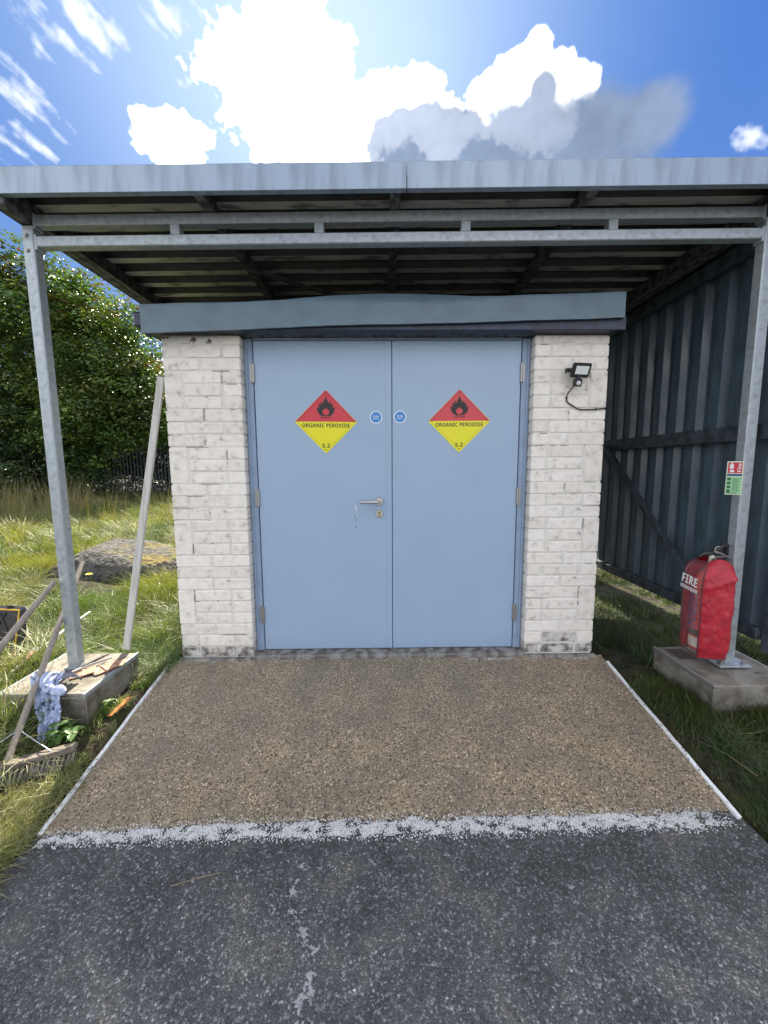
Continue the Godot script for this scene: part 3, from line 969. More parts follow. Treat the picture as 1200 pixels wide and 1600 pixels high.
func make_building() -> void:
	var base := Vector3(0, 0, 0)
	var b := thing("brick_store", "small white painted brick store with blue grey double doors and flat roof", "building", base)
	pier(b, base, -1.315, -0.86, 0.12)
	pier(b, base, 1.315, 0.872, 0.12)
	# side and rear walls of the same brick
	for s in [-1.0, 1.0]:
		var g := Geo.new()
		g.box(Vector3(s * 1.20, 0.96, -1.41), Vector3(0.218, 1.98, 2.56), 0.004)
		var w := part("side_wall", g, mat.painted_mortar, b, base)
		g = Geo.new()
		for k in 26:
			var z := -0.13
			var first := true
			while z > -2.64:
				var l := 0.215
				if first and k % 2:
					l = 0.105
				first = false
				var z1 := maxf(z - l, -2.68)
				g.box(Vector3(s * (1.21 + rng.randf_range(0.0, 0.003)), 0.035 + k * 0.0736, (z + z1) * 0.5), Vector3(0.21, 0.064, absf(z1 - z) - 0.01), 0.005)
				z = z1
		var bricks := part("brick_courses", g, mat.painted_brick_1, w, base)
		bricks.set_meta("kind", "stuff")
	var g := Geo.new()
	g.box(Vector3(0, 0.96, -2.60), Vector3(2.18, 1.98, 0.2), 0.004)
	part("rear_wall", g, mat.painted_brick_1, b, base)
	# roof deck, navy eaves board, gutter, and the dented flashing
	g = Geo.new()
	g.box(Vector3(0, 2.035, -1.33), Vector3(2.69, 0.13, 2.76), 0.004)
	part("roof_deck", g, mat.roof_steel, b, base)
	g = Geo.new()
	g.box(Vector3(0.008, 2.005, 0.066), Vector3(2.70, 0.074, 0.022), 0.003)
	g.box(Vector3(0.008, 1.9755, 0.03), Vector3(2.66, 0.012, 0.05), 0.002)
	part("eaves_board", g, mat.navy_trim, b, base)
	g = Geo.new()
	g.box(Vector3(-1.395, 2.04, -1.3), Vector3(0.09, 0.085, 2.7), 0.012)
	part("gutter", g, mat.navy_trim, b, base)
	# flashing from its outline: [x, top, bottom]
	var outline := [[-1.364, 2.098, 1.946], [-1.1, 2.103, 1.955], [-0.85, 2.108, 1.963], [-0.62, 2.118, 1.974], [-0.44, 2.134, 1.981], [-0.28, 2.150, 1.986], [-0.09, 2.161, 1.990], [0.02, 2.164, 1.991], [0.12, 2.163, 1.993], [0.25, 2.158, 1.996], [0.38, 2.151, 1.998], [0.50, 2.140, 2.001], [0.62, 2.139, 2.005], [0.85, 2.147, 2.012], [1.1, 2.155, 2.018], [1.33, 2.162, 2.026]]
	var front := []
	var lip := noise(FastNoiseLite.TYPE_SIMPLEX_SMOOTH, 1.3, 3, 301)
	var count := 90
	for r in 12:
		front.append(PackedVector3Array())
	for i in count + 1:
		var x := lerpf(-1.364, 1.33, i / float(count))
		var k := 0
		while k < outline.size() - 2 and outline[k + 1][0] < x:
			k += 1
		var f := clampf((x - outline[k][0]) / (outline[k + 1][0] - outline[k][0]), 0.0, 1.0)
		f = f * f * (3.0 - 2.0 * f) * 0.5 + f * 0.5
		var top := lerpf(outline[k][1], outline[k + 1][1], f)
		var bottom := lerpf(outline[k][2], outline[k + 1][2], f)
		var lift := clampf((top - 2.118) / 0.04, 0.0, 1.0) * (1.0 - smoothstep(0.40, 0.6, x))
		var z := 0.104 + 0.006 * lip.get_noise_1d(x * 1.4)
		for r in 9:
			var t := r / 8.0
			var y := lerpf(bottom, top, t)
			var bulge := 0.006 * sin(t * PI) * lip.get_noise_1d(x * 2.0 + 7.0)
			# the bent upper strip leans back above a crease where the sheet was lifted
			if lift > 0.0 and y > 2.112:
				bulge -= lift * (y - 2.112) * 0.55
			elif lift > 0.0 and y > 2.098:
				bulge += lift * 0.006
			front[r].append(Vector3(x, y, z + bulge))
		var topz: float = front[8][i].z
		front[9].append(Vector3(x, top + 0.002, topz - 0.006))
		front[10].append(Vector3(x, top - 0.003 - 0.02 * lift, topz - 0.05))
		front[11].append(Vector3(x, 2.1, -0.1))
	g = Geo.new()
	g.grid(front)
	# returns and the lower hem
	for e in [0, count]:
		var mid := Vector3(0, 2.05, 0.1)
		for r in 8:
			var a: Vector3 = front[r][e]
			var c: Vector3 = front[r + 1][e]
			g.quad_out(a, c, Vector3(c.x, c.y, 0.0), Vector3(a.x, a.y, 0.0), mid)
	for i in count:
		var a: Vector3 = front[0][i]
		var c: Vector3 = front[0][i + 1]
		g.quad(a, Vector3(a.x, a.y + 0.001, a.z - 0.016), Vector3(c.x, c.y + 0.001, c.z - 0.016), c)
	part("flashing", g, mat.flashing, b, base)
	# door set
	g = Geo.new()
	for s in [[-0.835, -0.861, -0.8095], [0.846, 0.8195, 0.8725]]:
		g.box(Vector3((s[1] + s[2]) * 0.5, 0.99, -0.088), Vector3(s[2] - s[1], 1.955, 0.05), 0.003)
	g.box(Vector3(0.005, 1.9795, -0.0885), Vector3(1.62, 0.043, 0.049), 0.003)
	for s in [-1.0, 1.0]:
		g.box(Vector3(0.005 + s * 0.851, 0.99, -0.06), Vector3(0.012, 1.95, 0.012), 0.003)
	g.box(Vector3(0.005, 1.0, -0.118), Vector3(1.7, 1.97, 0.012), 0.002)
	part("door_frame", g, mat.frame_paint, b, base)
	var l := leaf(b, base, -0.803, 0.0265, true)
	l.set_meta("label", "left door leaf with the lever handle and key cylinder")
	leaf(b, base, 0.0305, 0.813, false)
	# astragal strip on the meeting edge
	g = Geo.new()
	g.box(Vector3(0.009, 0.987, -0.0595), Vector3(0.034, 1.93, 0.003), 0.001)
	for i in g.v.size():
		g.u[i] = Vector2((g.v[i].x + 0.85) / 1.7, (2.0 - g.v[i].y) / 2.0)
	part("meeting_strip", g, mat.door_paint, l, base)
	# lever handle
	g = Geo.new()
	g.disc(Vector3(-0.053, 0.987, -0.0605), Vector3.BACK, 0.026, 0.009, 32, 0.003)
	part("handle_rose", g, mat.stainless, l, base)
	g = Geo.new()
	g.tube([Vector3(-0.053, 0.987, -0.052), Vector3(-0.053, 0.987, -0.012), Vector3(-0.056, 0.987, -0.004), Vector3(-0.064, 0.987, 0.0), Vector3(-0.168, 0.987, 0.0), Vector3(-0.174, 0.987, -0.001)], [0.0095, 0.0095, 0.0095, 0.0095, 0.0095, 0.006], 12)
	part("lever_handle", g, mat.stainless, l, base)
	g = Geo.new()
	g.disc(Vector3(-0.053, 0.908, -0.0605), Vector3.BACK, 0.026, 0.007, 32, 0.003)
	part("lock_escutcheon", g, mat.stainless, l, base)
	g = Geo.new()
	g.disc(Vector3(-0.053, 0.914, -0.054), Vector3.BACK, 0.0085, 0.003, 16)
	g.box(Vector3(-0.053, 0.9, -0.0525), Vector3(0.0095, 0.022, 0.003), 0.001)
	part("lock_cylinder", g, mat.brass_core, l, base)
	g = Geo.new()
	g.box(Vector3(-0.053, 0.914, -0.0508), Vector3(0.0022, 0.009, 0.001), 0.0002)
	part("keyhole", g, mat.black_plastic, l, base)
	# chipped and scraped paint left of the handle
	g = Geo.new()
	for q in [[-0.199, 0.95, 0.006, 0.022, 0.25], [-0.196, 0.935, 0.005, 0.018, 0.1], [-0.199, 0.905, 0.003, 0.012, 0.0], [-0.192, 0.893, 0.005, 0.006, 0.3]]:
		g.box(Vector3(q[0], q[1], -0.0602), Vector3(q[2], q[3], 0.0008), 0.0003, Basis(Vector3.BACK, q[4]))
	part("paint_scrape", g, mat.white_ink, l, base)
	g = Geo.new()
	for q in [[-0.2045, 0.897, 0.004, 0.014, 0.05], [-0.192, 0.886, 0.004, 0.004, 0.4], [-0.2045, 0.868, 0.0022, 0.016, 0.0], [-0.202, 0.822, 0.006, 0.009, 0.2], [-0.199, 0.84, 0.003, 0.004, 0.0]]:
		g.box(Vector3(q[0], q[1], -0.0602), Vector3(q[2], q[3], 0.0008), 0.0003, Basis(Vector3.BACK, q[4]))
	part("paint_chip", g, mat.rust_pit, l, base)
	# concrete threshold with whitewash slopped over its edge
	g = Geo.new()
	g.box(Vector3(0.005, -0.01, -0.055), Vector3(1.745, 0.05, 0.15), 0.008)
	part("threshold", g, mat.threshold_concrete, b, base)
	g = Geo.new()
	for s in [-1.0, 1.0]:
		g.box(Vector3(0.0 + s * 1.10, -0.022, 0.012), Vector3(0.47, 0.046, 0.045), 0.012)
	g.box(Vector3(0.0, -0.03, 0.018), Vector3(1.74, 0.036, 0.014), 0.005)
	part("mortar_fillet", g, mat.threshold_concrete, b, base)

# ---------------------------------------------------------------- signs
func placard(label: String, x: float, y: float, tilt: float) -> void:
	var at := Vector3(x, y, -0.06)
	var o := thing("hazard_placard", label, "hazard sign", at, "diamond hazard placards on the doors")
	var turn := Basis(Vector3.BACK, tilt)
	var r := turn * Vector3.RIGHT
	var u := turn * Vector3.UP
	var h := 0.192
	var rr := 0.012
	var corner := func(q: Vector2, a: Vector2, b: Vector2) -> Array: return [q + (a - q).normalized() * rr, q + (q * -0.014), q + (b - q).normalized() * rr]
	var top := Vector2(0, h); var right := Vector2(h, 0); var low := Vector2(0, -h); var left := Vector2(-h, 0)
	var g := Geo.new()
	var full := PackedVector2Array()
	for k in [[top, right, left], [left, top, low], [low, left, right], [right, low, top]]:
		full.append_array(corner.call(k[0], k[1], k[2]))
	g.prism(full, at, r, u, 0.0016)
	part("plate", g, mat.sign_yellow, o, at)
	g = Geo.new()
	g.prism(PackedVector2Array([Vector2(-h + 0.004, 0.001), Vector2(h - 0.004, 0.001), Vector2(rr * 0.6, h - rr * 0.62), Vector2(0, h - 0.003), Vector2(-rr * 0.6, h - rr * 0.62)]), at + Vector3(0, 0, 0.0012), r, u, 0.0007)
	part("red_field", g, mat.sign_red, o, at)
	# the thin line inside the edge
	var i := h - 0.017
	for half in [1.0, -1.0]:
		g = Geo.new()
		for s in [-1.0, 1.0]:
			var a := Vector3(s * i, 0.0, 0.0)
			var b := Vector3(0.0, half * i, 0.0)
			var z := 0.0022 if half > 0 else 0.0019
			g.bar(at + turn * a + Vector3(0, 0, z), at + turn * b + Vector3(0, 0, z), 0.0017, 0.0005, 0.0001, Vector3.BACK)
		part("border_line", g, mat.sign_line_red if half > 0 else mat.sign_line_yellow, o, at)
	# flame over a bar
	var fl := [[0.0, 1.16], [0.04, 1.0], [0.13, 0.83], [0.15, 0.72], [0.21, 0.78], [0.235, 0.9], [0.29, 0.74], [0.29, 0.62], [0.35, 0.68], [0.39, 0.76], [0.41, 0.6], [0.39, 0.47], [0.47, 0.5], [0.545, 0.55], [0.5, 0.4], [0.46, 0.24], [0.38, 0.12], [0.26, 0.03], [0.12, 0.0]]
	var flame := PackedVector2Array()
	for q in fl:
		flame.append(Vector2(q[0], q[1])  * 0.108)
	for k in range(fl.size() - 1, 0, -1):
		flame.append(Vector2(-fl[k][0] * (0.97 if k % 2 else 1.02), fl[k][1] * (0.97 if k % 3 == 0 else 1.0))  * 0.108)
	g = Geo.new()
	g.prism(flame, at + u * 0.033 + Vector3(0, 0, 0.0018), r, u, 0.0005)
	g.box(at + u * 0.0245 + Vector3(0, 0, 0.0021), Vector3(0.072, 0.005, 0.0005), 0.0001, turn)
	part("flame_symbol", g, mat.sign_black, o, at)
	var core := PackedVector2Array()
	var co := [[0.0, 0.52], [0.035, 0.42], [0.08, 0.34], [0.1, 0.4], [0.135, 0.42], [0.15, 0.3], [0.21, 0.35], [0.2, 0.22], [0.15, 0.1], [0.08, 0.04]]
	for q in co:
		core.append(Vector2(q[0], q[1] + 0.03) * 0.1)
	for k in range(co.size() - 1, 0, -1):
		core.append(Vector2(-co[k][0], co[k][1] + 0.03) * 0.1)
	g = Geo.new()
	g.prism(core, at + u * 0.033 + Vector3(0, 0, 0.0022), r, u, 0.0003)
	part("flame_core", g, mat.sign_red, o, at)
	lettering("lettering", "ORGANIC PEROXIDE", 0.0235, 0.292, mat.sign_black, o, u * -0.021 + Vector3(0, 0, 0.0019), turn, true)
	lettering("class_number", "5.2", 0.025, 0.048, mat.sign_black, o, u * -0.143 + Vector3(0, 0, 0.0019), turn, true)
	g = Geo.new()
	for q in [Vector2(0, h - 0.022), Vector2(h - 0.022, 0.004), Vector2(-h + 0.022, 0.004), Vector2(0, -h + 0.024)]:
		g.disc(at + turn * Vector3(q.x, q.y, 0.0018), Vector3.BACK, 0.0032, 0.0016, 10)
	part("fixing_screw", g, mat.rust_pit, o, at)

func fire_disc(label: String, x: float, y: float) -> void:
	var at := Vector3(x, y, -0.06)
	var o := thing("fire_door_disc", label, "door sign", at, "round blue fire door discs")
	var g := Geo.new()
	g.disc(at, Vector3.BACK, 0.0375, 0.0012, 40)
	part("plate", g, mat.white_ink, o, at)
	g = Geo.new()
	g.disc(at + Vector3(0, 0, 0.0008), Vector3.BACK, 0.0325, 0.0008, 40)
	part("blue_face", g, mat.disc_blue, o, at)
	lettering("lettering", "Fire door", 0.0095, 0.036, mat.white_ink, o, Vector3(0, 0.0065, 0.0017), Basis(), true)
	lettering("lettering", "keep shut", 0.0105, 0.036, mat.white_ink, o, Vector3(0, -0.0075, 0.0017), Basis(), true)

func make_signs() -> void:
	placard("left red and yellow organic peroxide diamond, beside the lever handle side of the doors", -0.3755, 1.4765, -0.012)
	placard("right red and yellow organic peroxide diamond, on the door leaf without a handle", 0.4425, 1.4785, 0.004)
	fire_disc("round blue disc on the left door leaf, above the lever handle", -0.069, 1.503)
	fire_disc("round blue disc on the right door leaf, close to the meeting edge", 0.078, 1.505)
	# extinguisher label on the left face of the right post
	var at := Vector3(1.8225, 1.132, 0.340)
	var o := thing("extinguisher_label", "narrow red and green fire extinguisher label on the right canopy post", "label", at)
	var turn := Basis(Vector3.UP, -0.95)
	var put := func(called: String, parts: Array, m: Material) -> void:
		var g := Geo.new()
		for q in parts:
			g.box(at + turn * Vector3(q[0], q[1], q[4]), Vector3(q[2], q[3], 0.0012), 0.0002, turn)
		part(called, g, m, o, at)
	put.call("backing", [[0, 0, 0.068, 0.176, 0.0006]], mat.label_pale)
	put.call("red_panel", [[0.0, 0.054, 0.058, 0.056, 0.0013]], mat.sign_red)
	put.call("blue_band", [[0.0, 0.0165, 0.062, 0.011, 0.0013]], mat.label_blue)
	put.call("green_panel", [[0.0, -0.038, 0.062, 0.092, 0.0013]], mat.label_green)
	put.call("icon", [[-0.014, 0.061, 0.016, 0.024, 0.002], [-0.014, 0.078, 0.006, 0.006, 0.002], [-0.012, 0.037, 0.018, 0.012, 0.002]], mat.white_ink)
	put.call("icon", [[-0.0205, -0.005, 0.015, 0.015, 0.002], [-0.0205, -0.026, 0.015, 0.015, 0.002], [-0.0205, -0.047, 0.015, 0.015, 0.002], [-0.0205, -0.068, 0.015, 0.015, 0.002], [-0.006, -0.079, 0.044, 0.004, 0.002]], mat.label_dark_green)
	var lines := []
	for k in 14:
		lines.append([0.009 - (k % 3) * 0.002, -0.001 - k * 0.0052, 0.032 - (k % 3) * 0.004, 0.0018, 0.002])
	put.call("text_lines", lines, mat.label_dark_green)
	lettering("lettering", "Fire", 0.017, 0.044, mat.white_ink, o, turn * Vector3(0.017, 0.055, 0.002), turn * Basis(Vector3.BACK, PI / 2), true)

# ---------------------------------------------------------------- flood light
func make_floodlight() -> void:
	var at := Vector3(1.12, 1.75, 0.0)
	var o := thing("flood_light", "small black floodlight with motion sensor on the right brick pier", "floodlight", at)
	var turn := Basis(Vector3.UP, 0.10) * Basis(Vector3.BACK, -0.02) * Basis(Vector3.RIGHT, 0.42)
	var c := Vector3(1.118, 1.75, 0.062)
	var g := Geo.new()
	g.box(c, Vector3(0.114, 0.082, 0.02), 0.007, turn)
	for k in 5:
		g.box(c + turn * Vector3(-0.036 + k * 0.018, 0, -0.014), Vector3(0.004, 0.06, 0.012), 0.001, turn)
	part("housing", g, mat.black_plastic, o, at)
	g = Geo.new()
	g.box(c + turn * Vector3(0.002, 0.002, 0.0102), Vector3(0.078, 0.046, 0.0025), 0.001, turn)
	part("lens", g, mat.lamp_lens, o, at)
	g = Geo.new()
	g.box(Vector3(1.10, 1.765, 0.004), Vector3(0.06, 0.02, 0.004), 0.001)
	g.box(Vector3(1.055, 1.757, 0.03), Vector3(0.004, 0.018, 0.055), 0.001)
	g.box(Vector3(1.045, 1.756, 0.052), Vector3(0.026, 0.015, 0.015), 0.004, Basis(Vector3.UP, 0.3))
	part("bracket", g, mat.black_plastic, o, at)
	var s := Vector3(1.107, 1.683, 0.052)
	var st := Basis(Vector3.UP, 0.06) * Basis(Vector3.BACK, -0.08) * Basis(Vector3.RIGHT, 0.15)
	g = Geo.new()
	g.box(s, Vector3(0.046, 0.044, 0.03), 0.006, st)
	g.box(s + Vector3(0.004, 0.03, 0.0), Vector3(0.024, 0.026, 0.014), 0.003, st)
	part("sensor", g, mat.black_plastic, o, at)
	var rows := []
	for i in 6:
		var a := i / 5.0 * PI * 0.5
		var line := PackedVector3Array()
		for k in 16:
			var q := TAU * k / 16
			line.append(s + st * Vector3(cos(q) * cos(a) * 0.0135, -0.004 + sin(q) * cos(a) * 0.0135, 0.014 + sin(a) * 0.009))
		rows.append(line)
	g = Geo.new()
	g.grid(rows, true)
	part("sensor_dome", g, mat.sensor_dome, o, at)
	var curve := Curve3D.new()
	for q in [[1.092, 1.675, 0.04, 0.0, -0.02], [1.067, 1.605, 0.008, 0.0, -0.03], [1.12, 1.55, 0.007, 0.03, -0.02], [1.215, 1.536, 0.007, 0.04, 0.0], [1.285, 1.540, 0.007, 0.02, 0.0], [1.322, 1.541, -0.005, 0.008, 0.0], [1.328, 1.541, -0.06, 0.0, 0.0]]:
		curve.add_point(Vector3(q[0], q[1], q[2]), Vector3(-q[3], -q[4], 0), Vector3(q[3], q[4], 0))
	curve.bake_interval = 0.012
	var pts := []
	for q in curve.get_baked_points():
		pts.append(q)
	g = Geo.new()
	g.tube(pts, [0.0038], 8)
	part("cable", g, mat.black_plastic, o, at)
	for q in [Vector3(1.069, 1.603, 0.008), Vector3(1.247, 1.537, 0.008)]:
		g = Geo.new()
		g.box(q, Vector3(0.012, 0.013, 0.01), 0.003)
		part("cable_clip", g, mat.black_plastic, o, at)

# ---------------------------------------------------------------- canopy and cladding
func profile(pitch: float, crown: float, web: float, depth: float, length: float) -> Array:
	var out := []
	var t := 0.0
	while t < length:
		out.append(Vector2(t, 0.0))
		out.append(Vector2(t + pitch - crown - 2.0 * web, 0.0))
		out.append(Vector2(t + pitch - crown - web, depth))
		out.append(Vector2(t + pitch - web, depth))
		t += pitch
	out.append(Vector2(t, 0.0))
	return out

func make_canopy() -> void:
	var base := Vector3(0, 0, 0)
	var c := thing("canopy", "galvanised steel canopy with box profile roof standing over the brick store", "canopy", base)
	var zf := 0.335
	var z0 := -3.4
	var g: Geo
	# front posts on the plinths, and the rear ones
	for s in [[-1.7575, -0.028, zf - 0.028, 0.108, "left"], [1.8775, 0.0, zf - 0.028, 0.108, "right"], [-1.7575, 0.0, z0 + 0.1, 0.05, ""], [1.8775, 0.0, z0 + 0.1, 0.05, ""]]:
		g = Geo.new()
		g.box(Vector3(s[0], (s[3] + 2.392) * 0.5, s[2]), Vector3(0.056, 2.392 - s[3], 0.056), 0.005)
		var p := part("post", g, mat.galvanised, c, base)
		g = Geo.new()
		g.box(Vector3(s[0], s[3] + 0.001, s[2] + 0.01), Vector3(0.17 if s[0] > 0 else 0.07, 0.009, 0.12 if s[0] > 0 else 0.07), 0.002)
		part("base_plate", g, mat.galvanised, p, base)
		if s[4] == "right":
			for q in [Vector2(0.06, 0.045), Vector2(-0.06, 0.045), Vector2(0.06, -0.04)]:
				g = Geo.new()
				g.disc(Vector3(s[0] + q.x, s[3] + 0.005, s[2] + q.y), Vector3.UP, 0.0125, 0.011, 6)
				g.disc(Vector3(s[0] + q.x, s[3] + 0.016, s[2] + q.y), Vector3.UP, 0.007, 0.012, 10)
				part("anchor_bolt", g, mat.dull_steel, p, base)
		if s[4] == "left":
			# the sleeve seam low on the post
			g = Geo.new()
			g.box(Vector3(s[0], 0.325, s[2]), Vector3(0.0585, 0.006, 0.0585), 0.002)
			part("sleeve_seam", g, mat.galvanised, p, base)
		for y in [2.345, 2.275]:
			if s[4] != "":
				g = Geo.new()
				g.disc(Vector3(s[0] - 0.004, y, zf), Vector3.BACK, 0.011, 0.003, 14)
				g.disc(Vector3(s[0] - 0.004, y, zf + 0.003), Vector3.BACK, 0.008, 0.006, 6)
				part("bolt", g, mat.dull_steel, p, base)
	# twin front beam with spacer blocks
	g = Geo.new()
	g.box(Vector3(0.06, 2.3195, zf - 0.030), Vector3(3.578, 0.05, 0.05), 0.004)
	part("lower_beam", g, mat.galvanised, c, base)
	g = Geo.new()
	g.box(Vector3(0.06, 2.4165, zf - 0.030), Vector3(3.578, 0.05, 0.05), 0.004)
	part("upper_beam", g, mat.galvanised, c, base)
	for x in [-1.035, -0.326, 0.393, 1.113]:
		g = Geo.new()
		g.box(Vector3(x, 2.368, zf - 0.031), Vector3(0.046, 0.0475, 0.046), 0.002)
		part("spacer_block", g, mat.galvanised, c, base)
	for s in [-1.0, 1.0]:
		for y in [2.3195, 2.4165]:
			g = Geo.new()
			g.box(Vector3(0.06 + s * 1.7825, y - 0.004, zf - 0.0275), Vector3(0.011, 0.072, 0.05), 0.002)
			g.disc(Vector3(0.06 + s * 1.755, y - 0.008, zf - 0.0055), Vector3.BACK, 0.005, 0.002, 10)
			part("end_cleat", g, mat.galvanised, c, base)
	# rafters
	for x in [-1.757, -0.86, 0.045, 0.955, 1.877]:
		g = Geo.new()
		var edge := absf(x) > 1.5
		g.box(Vector3(x, 2.4735 if not edge else 2.448, (0.475 + z0) * 0.5), Vector3(0.05, 0.058 if not edge else 0.105, 0.475 - z0), 0.004)
		if edge:
			g.box(Vector3(x - signf(x) * 0.045, 2.40, (0.27 + z0) * 0.5), Vector3(0.03, 0.006, 0.27 - z0), 0.002)
			g.box(Vector3(x + signf(x) * 0.03, 2.46, (0.47 + z0) * 0.5), Vector3(0.003, 0.13, 0.47 - z0), 0.001)
		part("rafter", g, mat.roof_steel, c, base)  # edge rafters take this dark steel to stand for their shade
	g = Geo.new()
	g.bar(Vector3(-0.85, 2.437, -0.22), Vector3(0.04, 2.437, -0.92), 0.04, 0.012, 0.002)
	part("roof_brace", g, mat.roof_steel, c, base)
	g = Geo.new()
	g.box(Vector3(0.06, 2.395, z0 + 0.1), Vector3(3.578, 0.06, 0.05), 0.004)
	part("rear_beam", g, mat.roof_steel, c, base)
	# roof sheets, one per bay; ribs run across, ridges up
	var prof := profile(0.166, 0.062, 0.022, 0.034, 4.1)
	var bays := [-1.84, -0.86, 0.045, 0.955, 2.05]
	for k in 4:
		g = Geo.new()
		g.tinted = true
		var xa: float = bays[k] + (0.0 if k == 0 else 0.001)
		var xb: float = bays[k + 1] + 0.02
		for i in prof.size() - 1:
			var a: Vector2 = prof[i]
			var b: Vector2 = prof[i + 1]
			var za := 0.462 - a.x
			var zb := 0.462 - b.x
			if zb < z0:
				break
			var ya := 2.504 + a.y + 0.003 * (k % 2)
			var yb := 2.504 + b.y + 0.003 * (k % 2)
			# tint stands for light and shade on the profile: pale pans, dark ribs
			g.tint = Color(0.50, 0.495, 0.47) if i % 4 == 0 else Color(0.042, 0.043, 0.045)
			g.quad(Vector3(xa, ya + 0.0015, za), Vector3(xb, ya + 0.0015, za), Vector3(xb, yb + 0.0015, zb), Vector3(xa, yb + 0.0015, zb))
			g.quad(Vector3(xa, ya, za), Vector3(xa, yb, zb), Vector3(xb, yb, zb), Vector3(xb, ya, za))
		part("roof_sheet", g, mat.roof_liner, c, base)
	# fascia in two lengths, with a return flange below
	for s in [[-2.05, 0.094], [0.097, 2.12]]:
		g = Geo.new()
		g.box(Vector3((s[0] + s[1]) * 0.5, 2.489, 0.488), Vector3(s[1] - s[0], 0.112, 0.004), 0.0015)
		g.box(Vector3((s[0] + s[1]) * 0.5, 2.436, 0.473), Vector3(s[1] - s[0], 0.004, 0.03), 0.0015)
		g.box(Vector3((s[0] + s[1]) * 0.5, 2.543, 0.455), Vector3(s[1] - s[0], 0.003, 0.07), 0.001)
		part("fascia_panel", g, mat.galvanised_trim, c, base)
	c.rotation = Vector3(0, deg_to_rad(-1.0), 0.003)
	# cladding side wall
	var w := thing("cladding_wall", "dark blue box profile steel wall closing the right side of the canopy", "wall", base)
	var wx := 1.985
	prof = profile(0.166, 0.068, 0.022, 0.036, 1.5)
	for k in 4:
		g = Geo.new()
		var from := 0.42 - k * 1.162
		for i in prof.size() - 1:
			var a: Vector2 = prof[i]
			var b: Vector2 = prof[i + 1]
			if a.x >= 1.161:
				break
			var pa := Vector3(wx + 0.036 - a.y, 0, from - a.x)
			var pb := Vector3(wx + 0.036 - b.y, 0, from - b.x)
			var lo := Vector3(0, 0.30, 0)
			var hi := Vector3(0, 2.53, 0)
			g.quad(pa + lo, pa + hi, pb + hi, pb + lo)
			var out := Vector3(0.0015, 0, 0)
			g.quad(pa + lo + out, pb + lo + out, pb + hi + out, pa + hi + out)
		var sheet := part("cladding_sheet", g, mat.cladding, w, base)
		g = Geo.new()
		for y in [0.345, 1.30, 1.45, 2.29]:
			for r in 7:
				g.disc(Vector3(wx + 0.0362, y + rng.randf_range(-0.006, 0.006), from - 0.166 * r - 0.027), Vector3.LEFT, 0.006, 0.004, 7)
		part("fixing_screws", g, mat.dull_steel, sheet, base)
	for q in [["bottom_rail", 0.305, 0.065, 0.035], ["middle_rail", 1.375, 0.085, 0.05], ["top_rail", 2.36, 0.085, 0.05]]:
		g = Geo.new()
		g.box(Vector3(wx - q[3] * 0.5 - 0.002, q[1], (0.42 - 4.2) * 0.5), Vector3(q[3], q[2], 4.62), 0.003)
		part(q[0], g, mat.clad_rail, w, base)
	g = Geo.new()
	g.box(Vector3(1.992, 1.36, 0.452), Vector3(0.05, 2.28, 0.05), 0.004)
	part("end_post", g, mat.clad_rail, w, base)
	g = Geo.new()
	g.box(Vector3(1.962, 1.23, -4.2), Vector3(0.05, 2.46, 0.06), 0.004)
	part("end_post", g, mat.clad_rail, w, base)
	g = Geo.new()
	g.bar(Vector3(1.915, 1.36, -1.02), Vector3(1.915, 0.34, 0.16), 0.03, 0.045, 0.003)
	part("brace", g, mat.clad_rail, w, base)

# ---------------------------------------------------------------- plinths
func make_plinths() -> void:
	for s in [[-1.725, 0.435, "square concrete plinth under the left canopy post, strewn with hinge plates"], [1.845, 0.45, "square concrete plinth under the right canopy post, below the red cover"]]:
		var at := Vector3(s[0], 0.1, 0.345)
		var o := thing("concrete_plinth", s[2], "plinth", at, "concrete plinths of the canopy posts")
		var w: float = s[1]
		var g := Geo.new()
		g.box(at + Vector3(0, -0.15, 0), Vector3(w, 0.3, 0.435), 0.006)
		part("block", g, mat.concrete, o, at)
		for e in [-1.0, 1.0]:
			g = Geo.new()
			g.box(at + Vector3(e * (w * 0.5 - 0.004), -0.010, 0), Vector3(0.012, 0.0235, 0.441), 0.002)
			part("steel_edge", g, mat.dull_steel if s[0] > 0 else mat.galvanised, o, at)
			g = Geo.new()
			g.box(at + Vector3(e * (w * 0.5 + 0.001), -0.16, 0.2175), Vector3(0.008, 0.276, 0.008), 0.002)
			part("corner_angle", g, mat.dull_steel, o, at)
		if s[0] > 0:
			g = Geo.new()
			g.box(at + Vector3(-0.135, 0.0005, -0.12), Vector3(0.10, 0.004, 0.12), 0.001)
			part("rusted_recess", g, mat.rust_pit, o, at)
			g = Geo.new()
			g.box(at + Vector3(0.11, 0.0005, 0.1), Vector3(0.03, 0.004, 0.012), 0.001)
			part("slot", g, mat.rust_pit, o, at)

